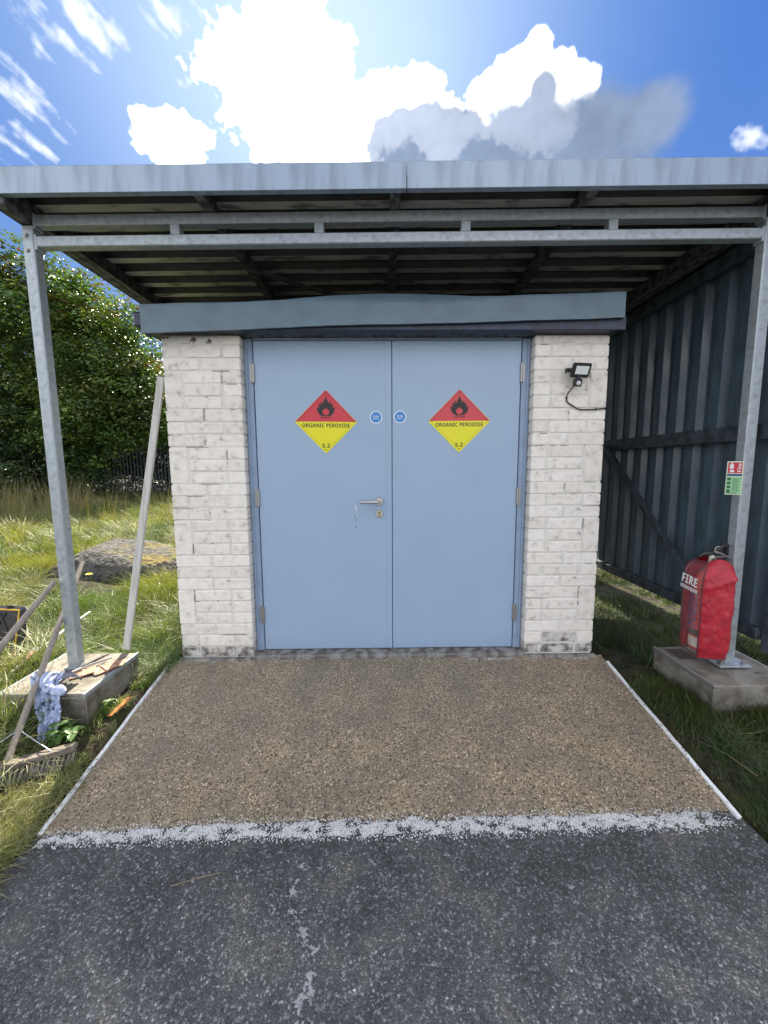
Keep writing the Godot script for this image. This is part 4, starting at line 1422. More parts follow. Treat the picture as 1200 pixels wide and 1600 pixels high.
# ---------------------------------------------------------------- extinguisher
func make_extinguisher() -> void:
	var at := Vector3(1.745, 0.165, 0.335)
	var o := thing("fire_extinguisher", "fire extinguisher in a red cover with clear window, hung on the right post", "fire extinguisher", at)
	var turn := Basis(Vector3.UP, -0.10)
	var g := Geo.new()
	# red cylinder with its labels
	var rows := []
	for q in [[0.0, 0.055], [0.004, 0.068], [0.02, 0.07], [0.36, 0.07], [0.40, 0.062], [0.43, 0.045], [0.45, 0.024], [0.49, 0.022]]:
		var line := PackedVector3Array()
		for k in 28:
			var a := -TAU * k / 28
			line.append(at + Vector3(cos(a) * q[1], q[0] + 0.02, sin(a) * q[1]))
		rows.append(line)
	g.grid(rows, true)
	part("cylinder", g, mat.cylinder_red, o, at)
	for q in [["label_band", 0.085, 0.035, mat.black_plastic], ["label_band", 0.02, 0.055, mat.cylinder_cream]]:
		rows = []
		for k in 2:
			var line := PackedVector3Array()
			for j in 28:
				var a := -TAU * j / 28
				line.append(at + Vector3(cos(a) * 0.0712, q[1] + 0.02 + k * q[2], sin(a) * 0.0712))
			rows.append(line)
		g = Geo.new()
		g.grid(rows, true)
		part(q[0], g, q[3], o, at)
	lettering("lettering", "POWDER", 0.062, 0.20, mat.cylinder_blue_ink, o, turn * Vector3(-0.0725, 0.255, 0.0), turn * Basis(Vector3.UP, -PI / 2) * Basis(Vector3.BACK, PI / 2), true)
	# valve and levers
	g = Geo.new()
	g.tube([at + Vector3(0, 0.50, 0), at + Vector3(0, 0.555, 0)], [0.017, 0.014], 12)
	g.disc(at + Vector3(0.0, 0.53, 0.012), Vector3.BACK, 0.012, 0.01, 14)
	part("valve", g, mat.stainless, o, at)
	g = Geo.new()
	g.tube([at + Vector3(-0.075, 0.545, 0.0), at + Vector3(-0.05, 0.56, 0.0), at + Vector3(0.0, 0.565, 0.0), at + Vector3(0.03, 0.585, 0.0), at + Vector3(0.06, 0.605, 0.0), at + Vector3(0.085, 0.606, 0.0)], [0.008, 0.013, 0.015, 0.014, 0.011, 0.008], 8)
	part("squeeze_lever", g, mat.black_plastic, o, at)
	g = Geo.new()
	g.tube([at + Vector3(0.0, 0.575, 0.01), at + Vector3(0.035, 0.565, 0.012), at + Vector3(0.085, 0.54, 0.012)], [0.006, 0.005, 0.004], 8)
	g.tube([at + Vector3(0.02, 0.605, 0.02), at + Vector3(0.0, 0.60, 0.022), at + Vector3(-0.008, 0.58, 0.022), at + Vector3(0.006, 0.565, 0.022)], [0.003], 8)
	part("carry_handle", g, mat.dull_steel, o, at)
	# cover: rounded towards the window, folded in at the top like a carton
	var crumple := noise(FastNoiseLite.TYPE_SIMPLEX_SMOOTH, 1.0, 3, 311)
	# one bag: rounded rectangle in plan, walls to 0.38, then a hip that draws in to the valve
	var around := func(v: Vector2, y: float, slack: float) -> Vector3:
		var hip := clampf((y - 0.42) / 0.125, 0.0, 1.0)
		var f := 0.30 + 0.70 * sqrt(maxf(0.0, 1.0 - pow(hip, 2.4)))
		var sag := 1.0 + 0.02 * sin(clampf(y / 0.38, 0.0, 1.0) * PI) - 0.10 * (1.0 - smoothstep(0.0, 0.07, y))
		var w1 := crumple.get_noise_3d(v.x * 9.0, y * 5.0, v.y * 9.0)
		var w2 := crumple.get_noise_3d(v.x * 26.0 + y * 14.0, y * 11.0 - v.x * 20.0, v.y * 26.0)
		var crease := absf(crumple.get_noise_3d(v.x * 6.0 + y * 5.0 + 4.0, y * 9.0 - v.x * 8.0, v.y * 6.0))
		var push := slack * (0.10 * w1 + 0.016 * w2 - 0.045 * smoothstep(0.14, 0.0, crease))
		# the fold where the wall meets the hip
		push += slack * 0.09 * exp(-pow((y - 0.42 - 0.35 * v.x) / 0.012, 2.0))
		var k := f * sag * (1.0 + push)
		return at + turn * Vector3(v.x * k + 0.012 * hip, y - 0.012 * hip * absf(v.x) / 0.08, v.y * k - 0.004 * hip)
	var sheet := func(pts: Array, flip: bool, h0: float, h1: float, slack: float) -> Geo:
		var rr := []
		for i in 45:
			var y := lerpf(h0, h1, i / 44.0)
			var line := PackedVector3Array()
			for q in pts:
				line.append(around.call(q, y, slack))
			rr.append(line)
		var gg := Geo.new()
		gg.grid(rr, false, flip)
		return gg
	var plan := func(from: float, to: float, n: int) -> Array:
		var pts := []
		for k in n + 1:
			var a := lerpf(from, to, float(k) / n)
			var cx := cos(a)
			var cz := sin(a)
			var r := pow(pow(absf(cx), 3.6) + pow(absf(cz), 3.6), -1.0 / 3.6)
			pts.append(Vector2(cx * r * (0.086 if cx > 0 else 0.096), cz * r * 0.096))
		return pts
	# angles run from the camera side (+z) over the post side (+x) to the back; the window faces left
	var fabric: Array = plan.call(deg_to_rad(228), deg_to_rad(498), 54)
	var window: Array = plan.call(deg_to_rad(138), deg_to_rad(228), 22)
	part("cover_fabric", sheet.call(fabric, false, 0.0, 0.54, 1.0), mat.cover_red, o, at)
	part("cover_window", sheet.call(window, false, 0.012, 0.535, 0.35), mat.cover_window, o, at)
	# dark piping along the seams
	g = Geo.new()
	for q in [window[0], window[window.size() - 1]]:
		var pts := []
		for i in 40:
			pts.append(around.call(q * 1.012, lerpf(0.0, 0.53, i / 39.0), 0.7))
		g.tube(pts, [0.0036], 6)
	for e in [[window, 0.014], [fabric, 0.003], [window, 0.53]]:
		var hem := []
		for q in e[0]:
			hem.append(around.call(q * 1.004, e[1], 0.5))
		g.tube(hem, [0.0034], 6)
	part("piping", g, mat.cover_piping, o, at)
	var face := turn * Basis(Vector3.UP, -PI / 2)
	lettering("lettering", "FIRE", 0.048, 0.120, mat.white_ink, o, turn * Vector3(-0.1015, 0.412, 0.0), face * Basis(Vector3.RIGHT, -0.05) * Basis(Vector3.BACK, -0.06), true)
	lettering("lettering", "EXTINGUISHER", 0.020, 0.132, mat.white_ink, o, turn * Vector3(-0.1035, 0.366, 0.0), face * Basis(Vector3.BACK, -0.05), true)
	# the hook that carries it, on the post
	var b := thing("hanging_bracket", "small steel hanging bracket on the right post above the red cover", "bracket", Vector3(1.84, 0.73, 0.32))
	g = Geo.new()
	g.box(Vector3(1.846, 0.735, 0.307), Vector3(0.005, 0.075, 0.05), 0.001)
	g.box(Vector3(1.80, 0.704, 0.318), Vector3(0.09, 0.008, 0.02), 0.002)
	part("plate", g, mat.dull_steel, b, Vector3(1.84, 0.73, 0.32))
	g = Geo.new()
	g.box(Vector3(1.838, 0.74, 0.312), Vector3(0.012, 0.055, 0.03), 0.003)
	part("rubber_pad", g, mat.black_plastic, b, Vector3(1.84, 0.73, 0.32))

# ---------------------------------------------------------------- things on the left
func make_left_things() -> void:
	var g := Geo.new()
	g.bar(Vector3(-1.585, 0.115, 0.118), Vector3(-1.345, 1.74, -0.035), 0.040, 0.018, 0.002, Vector3.BACK)
	tag(part("leaning_batten", g, mat.pale_batten, self), "pale flat batten leaning from the left plinth against the brick corner", "batten")
	# broom: head in the grass, handle up behind the post
	var h0 := Vector3(-1.95, -0.045, 1.01)
	var h1 := Vector3(-1.425, -0.045, 0.735)
	var foot := Vector3(-1.645, -0.045, 0.84)
	var o := thing("push_broom", "wide wooden broom lying head down in front of the left plinth", "broom", foot)
	g = Geo.new()
	g.bar(h0, h1, 0.05, 0.026, 0.006)
	part("head", g, mat.old_wood, o, foot)
	g = Geo.new()
	var tip := Vector3(-1.886, 0.629, 0.0)
	var pts := []
	for k in 9:
		pts.append(foot.lerp(tip, k / 8.0))
	g.tube(pts, [0.0135, 0.014, 0.014, 0.014, 0.014, 0.014, 0.0135, 0.013, 0.011], 12)
	part("handle", g, mat.weathered_wood, o, foot)
	for k in 34:
		g = Geo.new()
		var t := (k + 0.5) / 34.0
		var p := h0.lerp(h1, t)
		var side := (h1 - h0).normalized().cross(Vector3.UP)
		for row in [-0.5, 0.5]:
			for q in 7:
				var a: Vector3 = p + side * (row * 0.028 + rng.randf_range(-0.004, 0.004)) + (h1 - h0).normalized() * rng.randf_range(-0.004, 0.004)
				a.y -= 0.012
				var e: Vector3 = a + Vector3(rng.randf_range(-0.01, 0.01), -0.05, 0.028 + rng.randf_range(-0.006, 0.01))
				g.tube([a, e], [0.0017, 0.0012], 3, false)
		part("bristle_tuft", g, mat.bristle, o, foot)
	var up := foot.lerp(tip, 0.12)
	g = Geo.new()
	g.tube([h0.lerp(h1, 0.30) + Vector3(0, 0.015, 0), up + Vector3(-0.01, 0, 0.0)], [0.0025], 6)
	g.tube([h0.lerp(h1, 0.84) + Vector3(0, 0.015, 0), up + Vector3(0.01, 0, 0.0)], [0.0025], 6)
	part("stay", g, mat.wire, o, foot)
	# the other long handle, leaning on the post from the left
	var a := Vector3(-2.06, -0.10, 0.955)
	var b := Vector3(-1.80, 0.60, 0.318)
	var l := thing("long_handle", "long grey wooden tool handle leaning on the left post, left of the broom handle", "tool handle", a)
	g = Geo.new()
	pts = []
	for k in 8:
		pts.append(a.lerp(b, k / 7.0))
	g.tube(pts, [0.0155, 0.016, 0.016, 0.016, 0.0155, 0.015, 0.0145, 0.012], 12)
	part("shaft", g, mat.weathered_wood, l, a)
	g = Geo.new()
	g.tube([a - (b - a) * 0.02, a + (b - a) * 0.06], [0.019, 0.018], 12)
	part("socket", g, mat.dull_steel, l, a)
	# rag over the front edge of the plinth
	var at := Vector3(-1.655, 0.1, 0.565)
	var r := thing("rag", "crumpled white and blue paint rag hanging over the left plinth edge", "rag", at)
	var crease := noise(FastNoiseLite.TYPE_SIMPLEX_SMOOTH, 1.0, 4, 321)
	var rows := []
	for i in 33:
		var t := i / 32.0
		var line := PackedVector3Array()
		# path: from the plinth top over the edge and down, narrowing into a twist
		var y := 0.0
		var z := 0.0
		if t < 0.3:
			y = 0.118 + 0.075 * sin(t / 0.3 * PI * 0.8)
			z = lerpf(0.44, 0.59, t / 0.3)
		else:
			var q := (t - 0.3) / 0.7
			y = lerpf(0.150, -0.05, q)
			z = 0.59 + 0.02 * sin(q * 3.0) + 0.10 * q * q
		var wide := lerpf(0.18, 0.135, smoothstep(0.0, 0.4, t))
		wide = lerpf(wide, 0.075, smoothstep(0.5, 0.95, t))
		wide = lerpf(wide, 0.045, smoothstep(0.93, 1.0, t))
		var mid := lerpf(-1.70, -1.605, smoothstep(0.0, 0.95, t))
		for j in 25:
			var s := j / 24.0 - 0.5
			var fold := sin(s * 22.0 + t * 6.0 + crease.get_noise_2d(s * 3.0, t * 4.0) * 4.0) * 0.014 * (0.5 + t)
			var lump := crease.get_noise_2d(s * 7.0 + 20.0, t * 9.0) * 0.016
			line.append(Vector3(mid + s * wide + fold * 0.35, y + (lump * 0.9 + absf(fold) * 0.6 if t < 0.34 else lump * 0.3), z + (fold + lump * 0.8 if t >= 0.25 else lump * 0.5)))
		rows.append(line)
	g = Geo.new()
	g.grid(rows, false, true)
	# a bunched roll on the top, where the cloth was dropped
	var knot := []
	for i in 11:
		var t := i / 10.0
		var line := PackedVector3Array()
		var radius := 0.026 * sqrt(maxf(0.02, 1.0 - pow(absf(t * 2.0 - 1.0), 3.0)))
		for k in 22:
			var q := -TAU * k / 22
			var n := 1.0 + 0.4 * crease.get_noise_3d(cos(q) * 0.9, t * 3.0, sin(q) * 0.9) + 0.12 * sin(t * 26.0 + 2.0 * sin(q))
			line.append(Vector3(lerpf(-1.685, -1.575, t), 0.152 + sin(q) * radius * n - 0.022 * t, 0.588 + cos(q) * radius * n))
		knot.append(line)
	g.grid(knot, true)
	part("cloth", g, mat.rag_cloth, r, at)
	g = Geo.new()
	rows = []
	for i in 5:
		var line := PackedVector3Array()
		for j in 5:
			line.append(Vector3(-1.672 + j * 0.007 + i * 0.002, 0.062 - i * 0.011 + j * 0.002, 0.628 + 0.003 * sin(j + i * 1.3)))
		rows.append(line)
	g.grid(rows, false, true)
	part("paint_patch", g, mat.rag_green, r, at)
	# hinge plates and pliers on the plinth
	var spots := [[Vector3(-1.655, 0.108, 0.372), 0.55, "coppery hinge plate lying nearest the left post, under the pliers"], [Vector3(-1.57, 0.109, 0.335), 0.95, "coppery hinge plate in the middle of the plinth top"], [Vector3(-1.545, 0.1095, 0.285), 0.25, "coppery hinge plate nearest the right edge of the plinth top"]]
	for q in spots:
		var hp := thing("hinge_plate", q[2], "hinge plate", q[0], "loose coppery hinge plates on the left plinth")
		var turn := Basis(Vector3.UP, q[1]) * Basis(Vector3.BACK, 0.03)
		g = Geo.new()
		g.box(q[0] + turn * Vector3(-0.029, 0, 0), Vector3(0.05, 0.004, 0.08), 0.001, turn)
		part("leaf", g, mat.copper_plate, hp, q[0])
		g = Geo.new()
		g.box(q[0] + turn * Vector3(0.029, 0.003, 0), Vector3(0.05, 0.004, 0.08), 0.001, turn * Basis(Vector3.BACK, 0.1))
		part("leaf", g, mat.copper_plate, hp, q[0])
		g = Geo.new()
		g.tube([q[0] + turn * Vector3(0, 0.004, -0.048), q[0] + turn * Vector3(0, 0.004, 0.048)], [0.0055], 10)
		part("knuckle", g, mat.copper_plate, hp, q[0])
		for hole in [Vector2(-0.045, -0.03), Vector2(-0.02, 0.0), Vector2(-0.045, 0.03)]:
			g = Geo.new()
			g.disc(q[0] + turn * Vector3(hole.x, 0.0018, hole.y), turn * Vector3.UP, 0.0055, 0.001, 10)
			part("screw_hole", g, mat.rust_pit, hp, q[0])
	var pp := Vector3(-1.69, 0.112, 0.3)
	var pl := thing("pliers", "dark pliers with open handles lying beside the left post foot", "pliers", pp)
	g = Geo.new()
	g.tube([pp + Vector3(0.0, 0.008, 0.05), pp + Vector3(0.02, 0.012, 0.0), pp + Vector3(0.05, 0.02, -0.06), pp + Vector3(0.06, 0.02, -0.09)], [0.004, 0.007, 0.006, 0.005], 8)
	part("handle", g, mat.black_plastic, pl, pp)
	g = Geo.new()
	g.tube([pp + Vector3(0.01, 0.008, 0.05), pp + Vector3(0.035, 0.012, 0.01), pp + Vector3(0.09, 0.018, -0.03), pp + Vector3(0.11, 0.02, -0.05)], [0.004, 0.007, 0.006, 0.005], 8)
	part("handle", g, mat.dull_steel, pl, pp)
	g = Geo.new()
	g.bar(pp + Vector3(0.008, 0.008, 0.04), pp + Vector3(-0.015, 0.006, 0.085), 0.018, 0.01, 0.003)
	part("jaws", g, mat.dull_steel, pl, pp)
	# tool case at the left edge, lid up
	var cp := Vector3(-2.62, -0.06, -0.02)
	var tc := thing("tool_case", "black hard tool case with yellow trim lying open in the grass", "tool case", cp)
	var ct := Basis(Vector3.UP, -0.12)
	g = Geo.new()
	g.box(cp + ct * Vector3(0, 0.035, 0.12), Vector3(0.46, 0.08, 0.30), 0.02, ct)
	part("tray", g, mat.case_black, tc, cp)
	g = Geo.new()
	for e in [-1.0, 1.0]:
		g.box(cp + ct * Vector3(e * 0.222, 0.082, 0.12), Vector3(0.022, 0.014, 0.31), 0.004, ct)
	g.box(cp + ct * Vector3(0, 0.082, 0.27), Vector3(0.46, 0.014, 0.02), 0.004, ct)
	part("tray_rim", g, mat.case_yellow, tc, cp)
	var lt := ct * Basis(Vector3.RIGHT, -0.22)
	var lc := cp + ct * Vector3(0, 0.085, -0.05)
	g = Geo.new()
	g.box(lc + lt * Vector3(0, 0.145, -0.025), Vector3(0.47, 0.29, 0.05), 0.02, lt)
	for k in 3:
		g.box(lc + lt * Vector3(-0.12 + 0.12 * k, 0.29, -0.02), Vector3(0.05, 0.012, 0.03), 0.004, lt)
	part("lid", g, mat.case_black, tc, cp)
	g = Geo.new()
	for e in [-1.0, 1.0]:
		g.box(lc + lt * Vector3(e * 0.205, 0.145, 0.002), Vector3(0.010, 0.25, 0.006), 0.002, lt)
	g.box(lc + lt * Vector3(0, 0.268, 0.002), Vector3(0.40, 0.010, 0.006), 0.002, lt)
	part("lid_seal", g, mat.case_yellow, tc, cp)
	g = Geo.new()
	for q in [[-0.09, 0.5], [0.05, -0.5], [0.13, 0.55]]:
		g.box(lc + lt * Vector3(q[0], 0.14, 0.003), Vector3(0.012, 0.24, 0.008), 0.002, lt * Basis(Vector3.BACK, q[1]))
	part("lid_rib", g, mat.case_black, tc, cp)
	# pale scraper with a red ferrule, thin rod, orange scrap
	var sp := Vector3(-2.24, 0.02, 0.1)
	var sc := thing("scraper", "pale handled scraper with red ferrule lying in the grass behind the plinth", "hand tool", sp)
	g = Geo.new()
	g.tube([Vector3(-2.20, 0.015, 0.22), Vector3(-2.235, 0.03, 0.08)], [0.012, 0.014], 10)
	part("grip", g, mat.tool_white, sc, sp)
	g = Geo.new()
	g.tube([Vector3(-2.235, 0.03, 0.08), Vector3(-2.25, 0.045, 0.0)], [0.016, 0.013], 10)
	part("ferrule", g, mat.tool_red, sc, sp)
	g = Geo.new()
	g.bar(Vector3(-2.25, 0.045, 0.0), Vector3(-2.26, 0.055, -0.06), 0.06, 0.003, 0.001)
	part("blade", g, mat.dull_steel, sc, sp)
	g = Geo.new()
	g.tube([Vector3(-2.28, 0.03, -0.12), Vector3(-2.28, 0.075, -0.32), Vector3(-2.275, 0.11, -0.53)], [0.013, 0.012, 0.007], 10)
	tag(part("thin_rod", g, mat.tool_white, self), "thin pale rod lying in the grass directly behind the left post", "rod")
	g = Geo.new()
	g.box(Vector3(-1.405, -0.025, 0.47), Vector3(0.035, 0.006, 0.13), 0.002, Basis.from_euler(Vector3(0.2, -0.25, 0.25)))
	tag(part("orange_scrap", g, mat.orange_scrap, self), "small rusty orange strip between the left plinth and the ramp edge", "scrap")
	# boulder
	var bp := Vector3(-3.12, -0.03, -2.36)
	g = Geo.new()
	g.tinted = true
	var shape := noise(FastNoiseLite.TYPE_SIMPLEX_SMOOTH, 1.0, 5, 331)
	var moss := noise(FastNoiseLite.TYPE_SIMPLEX_SMOOTH, 2.2, 4, 332)
	var bn := 26
	var bm := 44
	var br := []
	for i in bn + 1:
		var ph := PI * (i / float(bn)) - PI * 0.5
		var line := PackedVector3Array()
		for k in bm:
			var th := -TAU * k / bm
			var d := Vector3(cos(th) * cos(ph), sin(ph), sin(th) * cos(ph))
			var rad := 1.0 + 0.34 * shape.get_noise_3dv(d * 1.1) + 0.16 * shape.get_noise_3dv(d * 3.0)
			var p := d * rad
			# angular: clip against a few planes
			for pl2 in [[Vector3(0.15, 1.0, 0.12), 0.62], [Vector3(-0.2, 0.5, 0.85), 0.72], [Vector3(1, 0.35, 0.2), 0.8], [Vector3(-1, 0.6, 0.1), 0.78]]:
				var nn: Vector3 = pl2[0].normalized()
				var over: float = p.dot(nn) - pl2[1]
				if over > 0.0:
					p -= nn * over * 0.85
			line.append(bp + Basis(Vector3.BACK, -0.09) * Vector3(p.x * 0.86, p.y * 0.36, p.z * 0.58))
		br.append(line)
	g.grid(br, true)
	for i in g.v.size():
		var p := g.v[i]
		var m := moss.get_noise_3dv(p * 1.3) * 0.8 + (g.n[i].y - 0.93) * 2.2 + clampf((p.x + 3.0) * 1.3, -0.7, 0.15)
		var col := Color(0.15, 0.146, 0.135).lerp(Color(0.06, 0.058, 0.054), clampf(0.5 - moss.get_noise_3dv(p * 3.0), 0.0, 1.0))
		if m > 0.0:
			col = col.lerp(Color(0.24, 0.16, 0.03).lerp(Color(0.13, 0.14, 0.03), clampf(0.5 + 2.0 * moss.get_noise_3dv(p * 4.0 + Vector3(5, 0, 0)), 0, 1)), clampf(m * 4.0, 0.0, 1.0))
		g.c[i] = col
	tag(part("boulder", g, mat.boulder_stone, self), "large grey boulder with orange moss on top, in the grass left of the store", "boulder")
	# white edging strips of the ramp
	for s in [[-1.0, "white edging strip along the left side of the ramp"], [1.0, "white edging strip along the right side of the ramp"]]:
		g = Geo.new()
		var prev := Vector3.ZERO
		var wob := noise(FastNoiseLite.TYPE_SIMPLEX_SMOOTH, 1.0, 2, 341)
		for k in 22:
			var z := lerpf(0.06 if s[0] < 0 else 0.08, 1.055 if s[0] < 0 else 1.035, k / 21.0)
			var p := Vector3(s[0] * (ramp_x(z) + 0.005) + 0.003 * wob.get_noise_1d(z * 5.0 + s[0] * 10.0), ramp_y(z) - 0.009, z)
			if k > 0:
				g.bar(prev, p + (p - prev) * 0.02, 0.017, 0.036, 0.002)
			prev = p
		tag(part("edging_strip", g, mat.edging_white, self), s[1], "edging strip", "edging strips of the ramp")

# ---------------------------------------------------------------- plants
func leaf_mesh() -> ArrayMesh:
	var g := Geo.new()
	g.tinted = true
	var l := 1.0
	var pts := [Vector3(0, 0, 0), Vector3(0.30, 0.05, 0.42), Vector3(0, -0.06, 0.5), Vector3(-0.30, 0.05, 0.42), Vector3(0, -0.1, 1.0)]
	g.tri(pts[0], pts[2], pts[1])
	g.tri(pts[0], pts[3], pts[2])
	g.tri(pts[2], pts[4], pts[1])
	g.tri(pts[2], pts[3], pts[4])
	return g.mesh()

const EYE := Vector3(0.0, 1.2, 2.4)

func tree(called: String, label: String, at: Vector3, lobes: Array, count: int, size: float, tints: Array, stems: int, category := "tree", red := 0.0, far := 1.7) -> void:
	if far != 1.0:
		at = Vector3((at.x - EYE.x) * far + EYE.x, 0.0, (at.z - EYE.z) * far + EYE.z)
		var moved := []
		for b in lobes:
			moved.append([(b[0] - EYE) * far + EYE, b[1] * far])
		lobes = moved
		size *= 1.75
		count = int(count * 1.05)
	at.y = ground_y(at.x, at.z)
	var o := thing(called, label, category, at)
	var g := Geo.new()
	for s in stems:
		var lean := Vector3(rng.randf_range(-0.25, 0.25), 0, rng.randf_range(-0.2, 0.2))
		var foot := at + Vector3(rng.randf_range(-0.3, 0.3), -0.1, rng.randf_range(-0.2, 0.2)) * (0.0 if stems == 1 else 1.0)
		var top := foot + lean * 1.5 + Vector3(0, 1.6, 0)
		g.tube([foot, foot.lerp(top, 0.3) + lean * 0.1, top], [0.11, 0.085, 0.06], 8)
	part("trunk", g, mat.bark, o, at)
	for b in lobes:
		g = Geo.new()
		var c: Vector3 = b[0]
		var start := at + Vector3(0, 1.2, 0)
		var mid := start.lerp(c, 0.5) + Vector3(rng.randf_range(-0.2, 0.2), 0.1, rng.randf_range(-0.2, 0.2))
		g.tube([start, mid, c], [0.055, 0.04, 0.018], 6)
		for k in 5:
			var d := Vector3(rng.randf_range(-1, 1), rng.randf_range(-0.4, 1), rng.randf_range(-1, 1)).normalized()
			g.tube([mid.lerp(c, rng.randf_range(0.3, 1.0)), c + d * b[1] * 0.5, c + d * b[1] * 0.95], [0.02, 0.012, 0.004], 5)
		part("limb", g, mat.bark, o, at)
	var where := []
	var cols := []
	var clump := noise(FastNoiseLite.TYPE_SIMPLEX_SMOOTH, 1.0, 3, 401)
	var total := 0.0
	for b in lobes:
		total += b[1].x * b[1].y + b[1].y * b[1].z + b[1].x * b[1].z
	for b in lobes:
		var c: Vector3 = b[0]
		var e: Vector3 = b[1]
		var share: int = int(count * (e.x * e.y + e.y * e.z + e.x * e.z) / total)
		var sprays: int = maxi(6, share / 55)
		for q in sprays:
			var d := Vector3(rng.randfn(), rng.randfn(), rng.randfn()).normalized()
			var n := clump.get_noise_3dv((c + d * e) * 1.3 / far)
			var middle := c + d * e * (pow(rng.randf(), 0.45) * 0.95 + n * 0.45)
			var spread := rng.randf_range(0.16, 0.34) * minf(1.0, e.x) * lerpf(1.0, far, 0.6)
			var tone := 1.0 + n * 0.7 + rng.randf_range(-0.35, 0.45)
			var rusty := red > 0.0 and middle.y > c.y + e.y * 0.45 and rng.randf() < red
			var base: Color = tints[rng.randi() % tints.size()]
			for k in 55:
				var off := Vector3(rng.randfn(), rng.randfn() * 0.5, rng.randfn()) * spread * 0.62
				var p := middle + off + d * off.length() * 0.2
				if p.y < ground_y(p.x, p.z) + 0.02:
					continue
				var out := (d * 0.35 + Vector3(rng.randfn() * 0.45, 0.75, rng.randfn() * 0.45)).normalized()
				var side := out.cross(Vector3(rng.randf_range(-1, 1), rng.randf_range(-1, 1), rng.randf_range(-1, 1)))
				if side.length() < 0.05:
					continue
				side = side.normalized()
				var s := size * rng.randf_range(0.6, 1.25)
				where.append(Transform3D(Basis(side, out, side.cross(out)).scaled_local(Vector3.ONE * s), p))
				var t := base * (tone + rng.randf_range(-0.2, 0.2))
				if rusty and rng.randf() < 0.6:
					t = Color(0.15, 0.07, 0.025) * rng.randf_range(0.6, 1.3)
				cols.append(t)
	stuff("crown", leaf_mesh(), where, cols, mat.leaf, "", "", o, at)

func blade_tuft(blades: int, tall: float, spread: float, arch: float, wide: float) -> ArrayMesh:
	var g := Geo.new()
	g.tinted = true
	for b in blades:
		var a := rng.randf() * TAU
		var dir := Vector3(cos(a), 0, sin(a))
		var across := dir.cross(Vector3.UP)
		var root := Vector3(rng.randf_range(-1, 1), 0, rng.randf_range(-1, 1)) * spread
		var h := tall * rng.randf_range(0.5, 1.15)
		var bend := arch * rng.randf_range(0.3, 1.3)
		var pts := []
		for k in 5:
			var t := k / 4.0
			pts.append(root + Vector3(0, h * (t - 0.45 * minf(bend, 1.4) * t * t), 0) + dir * h * bend * t * t)
		var w := wide * rng.randf_range(0.7, 1.3)
		for k in 4:
			var w0 := w * (1.0 - k / 4.0 * 0.75)
			var w1 := w * (1.0 - (k + 1) / 4.0 * 0.98)
			var n := across.cross(pts[k + 1] - pts[k]).normalized()
			if n.y < 0:
				n = -n
			var p0: Vector3 = pts[k] - across * w0
			var p1: Vector3 = pts[k] + across * w0
			var p2: Vector3 = pts[k + 1] + across * w1
			var p3: Vector3 = pts[k + 1] - across * w1
			var first := g.v.size()
			if (p1 - p0).cross(p2 - p0).dot(n) > 0:
				g.tri(p0, p1, p2)
				if k < 3:
					g.tri(p0, p2, p3)
			else:
				g.tri(p0, p2, p1)
				if k < 3:
					g.tri(p0, p3, p2)
	return g.mesh()

func blocked(x: float, z: float) -> bool:
	if on_paving(x, z) or absf(x) < 1.34 and z < 0.1 and z > -2.75:
		return true
	if absf(x + 1.725) < 0.235 and absf(z - 0.345) < 0.235:
		return true
	if absf(x - 1.845) < 0.245 and absf(z - 0.345) < 0.235:
		return true
	if Vector2((x + 3.05) / 0.78, (z + 2.1) / 0.66).length() < 1.0:
		return true
	var over_head := z - (0.735 + (x + 1.425) * -0.524)
	if x > -2.0 and x < -1.41 and over_head > -0.02 and over_head < 0.13:
		return true
	if absf(x + 2.62) < 0.25 and z > -0.1 and z < 0.3:
		return true
	return false

